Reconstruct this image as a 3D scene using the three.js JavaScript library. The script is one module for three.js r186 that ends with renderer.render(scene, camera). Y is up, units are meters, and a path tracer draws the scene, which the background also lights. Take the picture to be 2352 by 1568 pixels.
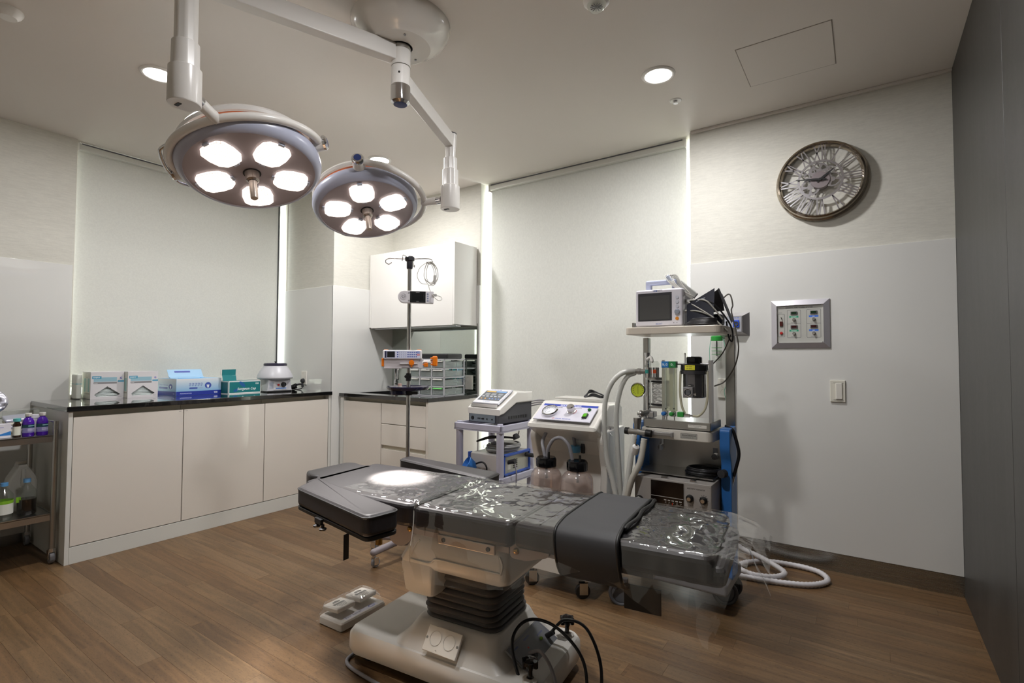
import * as THREE from 'three';
import { RoundedBoxGeometry } from 'three/addons/geometries/RoundedBoxGeometry.js';
import { TextGeometry } from 'three/addons/geometries/TextGeometry.js';
import { FontLoader } from 'three/addons/loaders/FontLoader.js';
import { mergeGeometries, mergeVertices, toCreasedNormals } from 'three/addons/utils/BufferGeometryUtils.js';
import { RectAreaLightUniformsLib } from 'three/addons/lights/RectAreaLightUniformsLib.js';

// ---------------------------------------------------------------- camera, sky, exposure
RectAreaLightUniformsLib.init();
const scene = new THREE.Scene();
const camera = new THREE.PerspectiveCamera(67.36, 1.5, 0.05, 60);
camera.position.set(0, 1.15, 0);
camera.rotation.order = 'YXZ';
camera.rotation.set(0.03345, 0.60355, 0.003956);
scene.background = new THREE.Color(0.93, 1.0, 0.98);      // hazy white daylight outside the two windows
scene.backgroundIntensity = 11;
const renderer = new THREE.WebGLRenderer({ antialias: true });
renderer.toneMapping = THREE.LinearToneMapping;
renderer.toneMappingExposure = 1.0;
renderer.shadowMap.enabled = true;
const DOWNLIGHT = 490, BULB = 95, SPILL = 16;                          // radiance of a ceiling downlight, candela of one surgical bulb

// ---------------------------------------------------------------- helpers
const PI = Math.PI, V3 = (x, y, z) => new THREE.Vector3(x, y, z);
const font = await new FontLoader().loadAsync('fonts/droid/droid_sans_bold.typeface.json');
let seedN = 7;
const rnd = () => { seedN = (seedN * 1664525 + 1013904223) % 4294967296; return seedN / 4294967296; };
const rr = (a, b) => a + (b - a) * rnd();
const prep = (g) => { const n = g.index ? g.toNonIndexed() : g; for (const k of Object.keys(n.attributes)) if (!['position', 'normal', 'uv'].includes(k)) n.deleteAttribute(k); if (!n.attributes.uv) n.setAttribute('uv', new THREE.BufferAttribute(new Float32Array(n.attributes.position.count * 2), 2)); return n; };
const merge = (list) => { const f = list.flat(9).filter(Boolean); return f.length === 1 ? f[0] : mergeGeometries(f.map(prep)); };
const tf = (g, p = [0, 0, 0], r = [0, 0, 0], s = [1, 1, 1]) => { const e = new THREE.Matrix4().compose(V3(...p), new THREE.Quaternion().setFromEuler(new THREE.Euler(...r)), V3(...s)); return g.applyMatrix4(e); };
const B = (w, h, d, p = [0, 0, 0], r = 0, seg = 2) => tf(r ? new RoundedBoxGeometry(w, h, d, seg, Math.min(r, w / 2 - 1e-5, h / 2 - 1e-5, d / 2 - 1e-5)) : new THREE.BoxGeometry(w, h, d), p);
const BX = (x0, x1, y0, y1, z0, z1, r = 0, seg = 2) => B(x1 - x0, y1 - y0, z1 - z0, [(x0 + x1) / 2, (y0 + y1) / 2, (z0 + z1) / 2], r, seg);   // box by its limits
const CY = (r1, r2, h, p = [0, 0, 0], rot = [0, 0, 0], seg = 24) => tf(new THREE.CylinderGeometry(r1, r2, h, seg), p, rot);
const SP = (r, p = [0, 0, 0], s = [1, 1, 1], a = 20, b = 14) => tf(new THREE.SphereGeometry(r, a, b), p, [0, 0, 0], s);
const TO = (R, r, p = [0, 0, 0], rot = [0, 0, 0], arc = 2 * PI, a = 10, b = 48) => tf(new THREE.TorusGeometry(R, r, a, b, arc), p, rot);
const LA = (prof, p = [0, 0, 0], rot = [0, 0, 0], seg = 32) => tf(toCreasedNormals(new THREE.LatheGeometry(prof.map(([x, y]) => new THREE.Vector2(Math.max(x, 1e-5), y)), seg), 0.6), p, rot);
const curve = (pts, closed = false, t = 0.5) => new THREE.CatmullRomCurve3(pts.map((p) => V3(...p)), closed, 'catmullrom', t);
const TB = (pts, r, n = 40, k = 8, closed = false) => { const c = curve(pts, closed), g = new THREE.TubeGeometry(c, n, r, k, closed); if (closed) return g; const a = pts[0], b = pts[pts.length - 1]; return merge([g, SP(r, a, [1, 1, 1], 6, 5), SP(r, b, [1, 1, 1], 6, 5)]); };
const ROD = (a, b, r, k = 12) => { const A = V3(...a), D = V3(...b).sub(A), L = D.length(), g = new THREE.CylinderGeometry(r, r, L, k); g.applyQuaternion(new THREE.Quaternion().setFromUnitVectors(V3(0, 1, 0), D.clone().normalize())); return tf(g, A.addScaledVector(D, 0.5).toArray()); };
const BAR = (a, b, w, h, r = 0) => { const A = V3(...a), D = V3(...b).sub(A), L = D.length(), m = new THREE.Matrix4(), x = D.clone().normalize(), z = V3(0, 1, 0).cross(x).negate().normalize().negate(), y = V3().crossVectors(z, x).normalize(); const g = r ? new RoundedBoxGeometry(L, h, w, 2, r) : new THREE.BoxGeometry(L, h, w); m.makeBasis(x, y, z); m.setPosition(A.addScaledVector(D, 0.5)); return g.applyMatrix4(m); };   // bar of section w (sideways) by h (upward)
const SH = (pts, holes = []) => { const s = new THREE.Shape(pts.map(([x, y]) => new THREE.Vector2(x, y))); for (const h of holes) s.holes.push(new THREE.Path(h.map(([x, y]) => new THREE.Vector2(x, y)))); return s; };
const EX = (shape, depth, bev = 0, p = [0, 0, 0], rot = [0, 0, 0], cs = 10, bs = 2) => tf(new THREE.ExtrudeGeometry(shape, { depth, curveSegments: cs, bevelEnabled: bev > 0, bevelThickness: bev, bevelSize: bev, bevelOffset: -bev, bevelSegments: bs }), p, rot);
const RR = (w, h, r) => { const s = new THREE.Shape(), x = -w / 2, y = -h / 2; s.moveTo(x + r, y); s.lineTo(x + w - r, y); s.quadraticCurveTo(x + w, y, x + w, y + r); s.lineTo(x + w, y + h - r); s.quadraticCurveTo(x + w, y + h, x + w - r, y + h); s.lineTo(x + r, y + h); s.quadraticCurveTo(x, y + h, x, y + h - r); s.lineTo(x, y + r); s.quadraticCurveTo(x, y, x + r, y); return s; };
const roundPoly = (pts, r) => { const s = new THREE.Shape(), n = pts.length; for (let i = 0; i < n; i++) { const a = pts[(i + n - 1) % n], b = pts[i], c = pts[(i + 1) % n], e = (p, q) => { const d = Math.hypot(q[0] - p[0], q[1] - p[1]), k = Math.min(r, d / 2.05) / d; return [p[0] + (q[0] - p[0]) * k, p[1] + (q[1] - p[1]) * k]; }, p = e(b, a), q = e(b, c); if (i) s.lineTo(...p); else s.moveTo(...p); s.quadraticCurveTo(...b, ...q); } s.closePath(); return s; };
const SLAB = (pts, y0, y1, r, bev, cs = 8, bs = 3) => EX(roundPoly(pts.map(([u, v]) => [u, -v]), r), Math.max(1e-4, y1 - y0 - 2 * bev), bev, [0, y0 + bev, 0], [-PI / 2, 0, 0], cs, bs);   // flat rounded slab seen from above as the polygon pts
const grid = (nu, nv, f) => { const g = new THREE.PlaneGeometry(1, 1, nu, nv), p = g.attributes.position, u = g.attributes.uv; for (let i = 0; i < p.count; i++) { const q = f(u.getX(i), u.getY(i)); p.setXYZ(i, q[0], q[1], q[2]); } g.computeVertexNormals(); return g; };
const lerpTab = (t, x) => { if (x <= t[0][0]) return t[0][1]; for (let i = 1; i < t.length; i++) if (x <= t[i][0]) { const k = (x - t[i - 1][0]) / (t[i][0] - t[i - 1][0]); return t[i - 1][1] + (t[i][1] - t[i - 1][1]) * k; } return t[t.length - 1][1]; };
const RING = (w, d, r, n = 6) => { const o = []; for (const [sx, sz, a0] of [[1, 1, 0], [-1, 1, PI / 2], [-1, -1, PI], [1, -1, 1.5 * PI]]) for (let i = 0; i <= n; i++) { const a = a0 + i / n * PI / 2; o.push([sx * (w / 2 - r) + r * Math.cos(a), sz * (d / 2 - r) + r * Math.sin(a)]); } return o; };
const LOFT = (levels, n = 6) => { const R = levels.map(([y, w, d, r, cx = 0, cz = 0]) => RING(w, d, r, n).map(([x, z]) => [x + cx, y, z + cz])), m = R[0].length, pos = [], idx = []; R.forEach((r) => r.forEach((p) => pos.push(...p))); for (let j = 0; j < R.length - 1; j++) for (let i = 0; i < m; i++) { const a = j * m + i, b = j * m + (i + 1) % m, c = a + m, d = b + m; idx.push(a, c, b, b, c, d); } const cap = (j, f) => { const c = pos.length / 3, s = levels[j]; pos.push(s[4] ?? 0, s[0], s[5] ?? 0); for (let i = 0; i < m; i++) { const a = j * m + i, b = j * m + (i + 1) % m; f ? idx.push(c, b, a) : idx.push(c, a, b); } }; cap(0, false); cap(R.length - 1, true); const g = new THREE.BufferGeometry(); g.setAttribute('position', new THREE.Float32BufferAttribute(pos, 3)); g.setIndex(idx); return prep(toCreasedNormals(g.toNonIndexed(), 0.7)); };   // rounded rectangles [y, width, depth, radius, cx, cz] stacked upward
const smooth = (g, a = 0.6) => toCreasedNormals(mergeVertices((() => { const n = g.clone(); n.deleteAttribute('normal'); return n; })(), 1e-5), a);

const taken = {};
const numbered = (n) => { const k = taken[n] = (taken[n] ?? -1) + 1; return k ? n + '_' + String(k).padStart(3, '0') : n; };
const part = (name, geo, m, parent, label) => { const o = new THREE.Mesh(Array.isArray(geo) ? merge(geo) : geo, m); o.name = name; if (label) o.userData.label = label; (parent ?? scene).add(o); return o; };
const parts = (name, geos, m, parent) => geos.map((g) => part(name, g, m, parent));
const thing = (name, label, category, p = [0, 0, 0], ry = 0, group) => { const o = new THREE.Group(); o.name = numbered(name); o.position.set(...p); o.rotation.y = ry; o.userData = { label, category }; if (group) o.userData.group = group; scene.add(o); return o; };
const single = (name, label, category, geo, m, group) => { const o = part(numbered(name), geo, m); o.userData = { label, category }; if (group) o.userData.group = group; return o; };
const struct = (name, geo, m) => { const o = part(name, geo, m); o.userData.kind = 'structure'; return o; };
const structGroup = (name) => { const o = new THREE.Group(); o.name = name; o.userData.kind = 'structure'; scene.add(o); return o; };

// materials
const std = (color, roughness = 0.5, metalness = 0, more = {}) => new THREE.MeshStandardMaterial({ color, roughness, metalness, ...more });
const phy = (color, roughness = 0.5, more = {}) => new THREE.MeshPhysicalMaterial({ color, roughness, ...more });
const canvasTex = (w, h, draw) => { const c = document.createElement('canvas'); c.width = w; c.height = h; const x = c.getContext('2d'); draw(x, w, h); const t = new THREE.CanvasTexture(c); t.colorSpace = THREE.SRGBColorSpace; t.magFilter = THREE.LinearFilter; return t; };
const dataTex = (w, h, f, srgb = true) => { const d = new Uint8Array(w * h * 4); for (let y = 0; y < h; y++) for (let x = 0; x < w; x++) { const c = f(x / w, y / h, x, y), i = (y * w + x) * 4; d[i] = c[0]; d[i + 1] = c[1]; d[i + 2] = c[2]; d[i + 3] = 255; } const t = new THREE.DataTexture(d, w, h); t.magFilter = THREE.LinearFilter; t.wrapS = t.wrapT = THREE.RepeatWrapping; if (srgb) t.colorSpace = THREE.SRGBColorSpace; t.needsUpdate = true; return t; };
const hash = (x, y) => { let h = Math.imul(x | 0, 374761393) + Math.imul(y | 0, 668265263); h = Math.imul(h ^ (h >>> 13), 1274126177); return ((h ^ (h >>> 16)) >>> 0) / 4294967296; };
const vnoise = (x, y, px, py) => { const xi = Math.floor(x), yi = Math.floor(y), fx = x - xi, fy = y - yi, u = fx * fx * (3 - 2 * fx), v = fy * fy * (3 - 2 * fy), w = (a, p) => p ? ((a % p) + p) % p : a; const a = hash(w(xi, px), w(yi, py)), b = hash(w(xi + 1, px), w(yi, py)), c = hash(w(xi, px), w(yi + 1, py)), d = hash(w(xi + 1, px), w(yi + 1, py)); return a + (b - a) * u + (c - a) * v + (a - b - c + d) * u * v; };
const printMat = (t, rough = 0.45) => new THREE.MeshStandardMaterial({ map: t, roughness: rough });
const PL = (w, h, p = [0, 0, 0], rot = [0, 0, 0]) => tf(new THREE.PlaneGeometry(w, h), p, rot);
const uvWorld = (g, scale = 1) => { const p = g.attributes.position, n = g.attributes.normal, u = g.attributes.uv; for (let i = 0; i < p.count; i++) { const ax = Math.abs(n.getX(i)), ay = Math.abs(n.getY(i)), az = Math.abs(n.getZ(i)); const [a, b] = ax > ay && ax > az ? [p.getZ(i), p.getY(i)] : ay > az ? [p.getX(i), p.getZ(i)] : [p.getX(i), p.getY(i)]; u.setXY(i, a * scale, b * scale); } return g; };

const M = {
  leather: std('#262325', 0.42), bracket: std('#a69c98', 0.4, 0.2),
  white: std('#e6e4de', 0.45), offwhite: std('#d8d4ca', 0.4), black: std('#141414', 0.45), blackGloss: std('#0e0e10', 0.12), rubber: std('#2a2a2c', 0.75), grey: std('#8f8f92', 0.5), darkgrey: std('#3c3d40', 0.5),
  chrome: std('#d6d6d8', 0.08, 1), steel: std('#b4b3b0', 0.28, 1), alu: std('#bcbcbe', 0.32, 1), brass: std('#b08d52', 0.25, 1), orange: std('#ef7f14', 0.35), red: std('#b32420', 0.4), green: std('#2f9a3d', 0.4), blue: std('#2f74c0', 0.42),
  screen: std('#26282a', 0.22), glass: phy('#ffffff', 0.02, { transmission: 1, thickness: 0, ior: 1.5 }), clear: phy('#f4f6f4', 0.06, { transmission: 1, thickness: 0, ior: 1.5 }), cableGrey: std('#8d8b8f', 0.5), cableBlack: std('#17171a', 0.35), cableWhite: std('#cfcdc6', 0.45),
};
// ---------------------------------------------------------------- the room
const XA = -4.33, XD = 0.38, ZB = -3.32, ZR = 1.3, YC = 2.61, GL = 1.757, XC = -3.65, ZC = -2.66;
const paperTex = dataTex(512, 512, (u, v, x, y) => { const n = vnoise(u * 24, v * 200, 24, 200) * 0.45 + vnoise(u * 60, v * 400, 60, 400) * 0.35 + vnoise(u * 220, v * 220, 220, 220) * 0.2, b = 0.95 + 0.08 * n; return [214 * b, 212 * b, 202 * b]; });
const paperBump = dataTex(512, 512, (u, v) => { const n = 255 * (vnoise(u * 24, v * 200, 24, 200) * 0.6 + vnoise(u * 240, v * 240, 240, 240) * 0.4); return [n, n, n]; }, false);
const paper = new THREE.MeshStandardMaterial({ map: paperTex, bumpMap: paperBump, bumpScale: 0.00025, roughness: 0.62 });
const glassPanel = phy('#dededa', 0.5, { clearcoat: 1, clearcoatRoughness: 0.03 });
const plaster = std('#e0dad3', 0.92), reveal = std('#e4e2d6', 0.8);
const paperBox = (...a) => uvWorld(BX(...a), 1.0);

{ // floor: narrow wood strips, each a piece
  const floor = struct('floor', BX(-4.7, XD + 0.12, -0.12, -0.006, -3.7, ZR + 0.1), std('#3a2a1c', 0.8));
  const wood = (k) => dataTex(1024, 128, (u, v) => {
    const warp = vnoise(u * 5 + k * 7, v * 2 + k, 0, 0) * 1.6, rings = vnoise(u * 3 + warp, v * 14 + k * 3 + warp * 1.5), fine = vnoise(u * 40 + k, v * 90), pores = Math.pow(vnoise(u * 130 + k * 5, v * 64), 6), wide = vnoise(u * 2.2 + k * 11, v * 3);
    let t = 0.34 + 0.42 * rings + 0.16 * fine + 0.28 * (wide - 0.5); t -= pores * 0.5;
    return [76 + 60 * t, 58 + 50 * t, 38 + 38 * t].map((c) => Math.max(0, Math.min(255, c)));
  });
  const woods = [0, 1, 2, 3, 4].map((k) => wood(k * 13 + 1));
  const tints = ['#f6f3ec', '#ffffff', '#efe9e0', '#e6dccf', '#f7efe4'];
  const mats = woods.flatMap((w, k) => [0, 1, 2].map((j) => new THREE.MeshStandardMaterial({ map: w, color: tints[(k + j * 2) % 5], roughness: 0.42, bumpMap: w, bumpScale: 0.0003 })));
  const W = 0.0822, rest = [];
  for (let i = 0; i < 60; i++) {
    const z1 = -3.36 + i * W, z0 = z1 + W; let x = -4.45 - rr(0, 0.9);
    while (x < XD) {
      const L = rr(0.82, 1.02), a = Math.max(x, -4.45), b = Math.min(x + L, XD + 0.05); x += L;
      if (b - a < 0.03) continue;
      const g = B(b - a - 0.0006, 0.006, W - 0.0006, [0, 0, 0]), uv = g.attributes.uv, p = g.attributes.position, ou = rnd(), ov = rr(0, 0.3);
      for (let q = 0; q < p.count; q++) uv.setXY(q, ou + p.getX(q) / 1.15, ov + p.getZ(q) / 0.16);
      tf(g, [(a + b) / 2, -0.003, (z0 + z1) / 2]);
      const m = mats[Math.floor(rnd() * mats.length)];
      if (z1 < -0.42) part('plank', g, m, floor); else rest.push(g);
    }
  }
  const r = part('planks', rest, mats[4], floor); r.userData.kind = 'stuff';
}
struct('ceiling', BX(-4.7, XD + 0.12, YC, YC + 0.12, -3.7, ZR + 0.1), plaster);

{ // left wall with the first window
  const w = struct('wall_left', [paperBox(-4.68, XA, 0, YC, -1.135, ZR), paperBox(-4.68, XA, 0, 0.9, ZC, -1.135)], paper);
  part('glass_panel', BX(XA, XA + 0.01, 0.06, GL, -1.128, ZR, 0.002, 1), glassPanel, w);
  const c = struct('wall_column', paperBox(-4.68, XC - 0.008, 0, YC, -3.68, ZC - 0.008), paper);
  part('glass_panel', BX(XA - 0.02, XC - 0.0005, 0, GL, ZC - 0.008, ZC + 0.001, 0.002, 1), glassPanel, c);
  part('glass_panel', BX(XC - 0.009, XC + 0.001, 0, GL, ZB, ZC + 0.001, 0.002, 1), glassPanel, c);
  struct('trim_1', BX(-4.68, XA - 0.002, 0.9, YC, -1.138, -1.132), reveal);
  struct('trim_2', BX(-4.68, XA - 0.012, 0.9, YC, ZC - 0.01, ZC - 0.004), reveal);
}
{ // back wall: sink bay, window bay, clock bay
  const w = struct('wall_back', [paperBox(XC - 0.01, -2.62, 0, YC, -3.68, ZB - 0.012), paperBox(-0.907, XD + 0.12, 0, YC, -3.68, ZB - 0.012)], paper);
  part('glass_panel', BX(-0.911, XD, 0.1, GL, ZB - 0.012, ZB, 0.002, 1), glassPanel, w);
  part('glass_panel', BX(-2.66, -2.616, 0.0, GL, ZB - 0.012, ZB, 0.002, 1), glassPanel, w);
  struct('wall_back_sill', BX(-2.62, -0.907, 0, 0.08, -3.68, -3.46), reveal);
  struct('trim_3', BX(-2.624, -2.617, 0, YC, -3.68, ZB - 0.014), reveal);
  struct('trim_4', BX(-0.912, -0.905, 0, YC, -3.68, ZB - 0.014), reveal);
  struct('trim_5', BX(-0.9, XD, YC - 0.014, YC, ZB - 0.012, ZB + 0.012, 0.003, 1), plaster);
  const bt = dataTex(256, 64, (u, v) => { const n = 170 + 60 * vnoise(u * 4, v * 64, 4, 64); return [n, n, n]; }, false);
  struct('baseboard_back', BX(-0.907, XD, 0, 0.098, ZB - 0.012, ZB - 0.004), new THREE.MeshStandardMaterial({ color: '#aeada8', metalness: 1, roughness: 0.34, roughnessMap: bt }));
  struct('baseboard_left', BX(XA, XA + 0.01, 0, 0.06, -0.95, ZR), M.steel);
}
{ // right: dark panelled wall close to the camera; rear wall behind it
  const w = struct('wall_right', BX(XD + 0.012, XD + 0.12, 0, YC, -3.68, ZR), std('#0c0c0c', 0.8));
  const dk = dataTex(128, 512, (u, v) => { const n = vnoise(u * 40, v * 6, 40, 6) * 0.5 + vnoise(u * 90, v * 90, 90, 90) * 0.5, b = 0.86 + 0.28 * n; return [58 * b, 57 * b, 55 * b]; });
  const dm = new THREE.MeshStandardMaterial({ map: dk, roughness: 0.4 });
  for (const [a, b] of [[-3.68, -2.243], [-2.239, -1.159], [-1.155, -0.075], [-0.071, ZR]]) part('panel', uvWorld(BX(XD, XD + 0.013, 0, YC, a, b, 0.0015, 1)), dm, w);
  struct('wall_front', paperBox(-4.68, XD + 0.12, 0, YC, ZR, ZR + 0.12), paper);
}
{ // windows
  const frame = std('#dcdcd6', 0.4);
  const mk = (name, w, h) => { const g = structGroup(name); part('window_frame', [B(w, 0.06, 0.06, [0, 0.03, 0]), B(w, 0.06, 0.06, [0, h - 0.03, 0]), B(0.06, h, 0.06, [-w / 2 + 0.03, h / 2, 0]), B(0.06, h, 0.06, [w / 2 - 0.03, h / 2, 0]), B(0.07, h, 0.06, [0, h / 2, 0])], frame, g); for (const s of [-1, 1]) part('pane', B(w / 2 - 0.085, h - 0.11, 0.004, [s * w / 4, h / 2, 0]), M.glass, g); return g; };
  const w1 = mk('window_1', 1.525, YC - 0.9); w1.position.set(-4.63, 0.9, -1.8975); w1.rotation.y = PI / 2;
  const w2 = mk('window_2', 1.713, YC - 0.08); w2.position.set(-1.7635, 0.08, -3.63);
  struct('window_sill', BX(-4.66, XA + 0.002, 0.874, 0.9, -2.655, -1.14, 0.003, 1), reveal);
}
{ // roller blinds
  const fab = dataTex(256, 256, (u, v) => { const n = hash(Math.floor(u * 256), Math.floor(v * 256)), b = 0.985 + 0.03 * n; return [222 * b, 223 * b, 216 * b]; });
  const fabric = phy('#ffffff', 1, { map: fab, transmission: 0.02, thickness: 0 });
  const beadMat = std('#d8d8d4', 0.3), railMat = std('#d8d8d2', 0.3, 0.3);
  const mk = (label, w, y0, p, ry, chains) => {
    const t = thing('roller_blind', label, 'blind', p, ry, 'white roller blinds drawn down over the windows');
    part('head_rail', [B(w, 0.045, 0.05, [0, YC - 0.032, 0.012], 0.006, 2)], railMat, t);
    part('rail_slot', B(w - 0.03, 0.008, 0.004, [0, YC - 0.013, 0.0385]), std('#5a5a60', 0.5), t);
    part('fabric', B(w, YC - 0.05 - y0, 0.0012, [0, (YC - 0.05 + y0) / 2, 0]), fabric, t);
    part('bottom_bar', B(w, 0.022, 0.014, [0, y0, 0], 0.005, 2), railMat, t);
    parts('end_bracket', [B(0.012, 0.06, 0.06, [-w / 2 - 0.004, YC - 0.035, 0.01], 0.002, 1), B(0.012, 0.06, 0.06, [w / 2 + 0.004, YC - 0.035, 0.01], 0.002, 1)], std('#eceae4', 0.4), t);
    for (const [cx, len, dark] of chains) {
      const n = Math.floor(len / 0.008), beads = []; for (let i = 0; i < n; i++) beads.push(tf(new THREE.IcosahedronGeometry(0.0022, 0), [cx, YC - 0.06 - i * 0.008, 0.018]));
      const c = part('bead_chain', beads, beadMat, t); c.userData.kind = 'stuff';
      if (dark) part('chain_guide', B(0.011, YC - 0.06 - y0, 0.004, [cx, (YC - 0.06 + y0) / 2, 0.008]), M.darkgrey, t);
    }
    return t;
  };
  mk('white roller blind drawn over the window above the long black counter', 1.475, 0.955, [-4.40, 0, -1.8905], PI / 2, [[0.722, 1.55, true]]);
  mk('tall white roller blind drawn behind the anesthesia machine', 1.612, 0.1, [-1.762, 0, -3.42], 0, [[0.81, 1.7, false]]);
}
{ // ceiling fixtures
  const ringM = std('#e9e7e2', 0.4), glow = new THREE.MeshStandardMaterial({ color: '#ffffff', emissive: '#fff8f2', emissiveIntensity: 9, roughness: 0.5 });
  const dl = (x, z, label) => {
    const t = thing('ceiling_downlight', label, 'light', [x, YC, z], 0, 'round recessed ceiling downlights');
    part('trim_ring', LA([[0.066, -0.001], [0.068, -0.007], [0.076, -0.009], [0.084, -0.003], [0.085, 0]]), ringM, t);
    part('light_diffuser', LA([[0, -0.005], [0.066, -0.003], [0.067, 0]]), glow, t);
    const l = new THREE.RectAreaLight(new THREE.Color(1, 0.985, 0.99), DOWNLIGHT, 0.115, 0.115); l.position.set(0, -0.011, 0); l.rotation.x = -PI / 2; t.add(l);
  };
  dl(-2.978, -1.1, 'round ceiling downlight partly hidden behind the surgical light drop tube');
  dl(-0.853, -2.553, 'round ceiling downlight in front of the tall window blind, near the clock wall');
  dl(-2.924, -2.513, 'round ceiling downlight half hidden behind the smaller-looking surgical light');
  dl(-0.86, -1.1, 'round ceiling downlight overhead, outside the picture');
  const hatch = structGroup('ceiling_hatch'); hatch.position.set(-0.289, YC, -2.745);
  part('hatch_panel', B(0.383, 0.004, 0.39, [0, 0, 0], 0.001, 1), plaster, hatch);
  part('hatch_gap', [B(0.39, 0.001, 0.004, [0, -0.0003, 0.197]), B(0.39, 0.001, 0.004, [0, -0.0003, -0.197]), B(0.004, 0.001, 0.398, [0.1935, -0.0003, 0]), B(0.004, 0.001, 0.398, [-0.1935, -0.0003, 0])], std('#9a938a', 0.9), hatch);
  const sp = thing('sprinkler_head', 'small recessed sprinkler head in the ceiling beside the downlight', 'sprinkler', [-0.859, YC, -2.866]);
  part('escutcheon', LA([[0.012, -0.003], [0.03, -0.004], [0.034, 0]]), ringM, sp); part('sprinkler_body', [CY(0.008, 0.006, 0.014, [0, -0.008, 0]), CY(0.013, 0.013, 0.0015, [0, -0.016, 0], [0, 0, 0], 10)], M.chrome, sp);
  const sd = thing('smoke_detector', 'round white detector with clear ribbed dome at the top edge of the picture', 'detector', [-0.878, YC, -1.87]);
  part('detector_base', LA([[0, -0.022], [0.04, -0.022], [0.052, -0.012], [0.055, 0]]), ringM, sd); part('detector_dome', LA([[0, -0.05], [0.018, -0.047], [0.033, -0.036], [0.038, -0.022]]), M.clear, sd);
  part('detector_ribs', [0, 1, 2, 3, 4, 5].map((k) => B(0.05, 0.003, 0.0025, [0, -0.03, 0])).map((g, k) => tf(g, [0, 0, 0], [0, k * PI / 6, 0])), M.grey, sd);
  const s2 = thing('smoke_detector', 'round white detector in the upper left corner of the ceiling', 'detector', [-2.954, YC, -0.53]);
  part('detector_base', LA([[0, -0.035], [0.03, -0.034], [0.044, -0.02], [0.05, -0.008], [0.05, 0]]), ringM, s2);
  const s3 = thing('sprinkler_head', 'small sprinkler head cut by the top edge left of the surgical light arm', 'sprinkler', [-2.18, YC, -0.83]);
  part('escutcheon', LA([[0.012, -0.004], [0.03, -0.005], [0.036, 0]]), ringM, s3); part('sprinkler_body', CY(0.01, 0.008, 0.02, [0, -0.012, 0]), M.chrome, s3);
}
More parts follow.
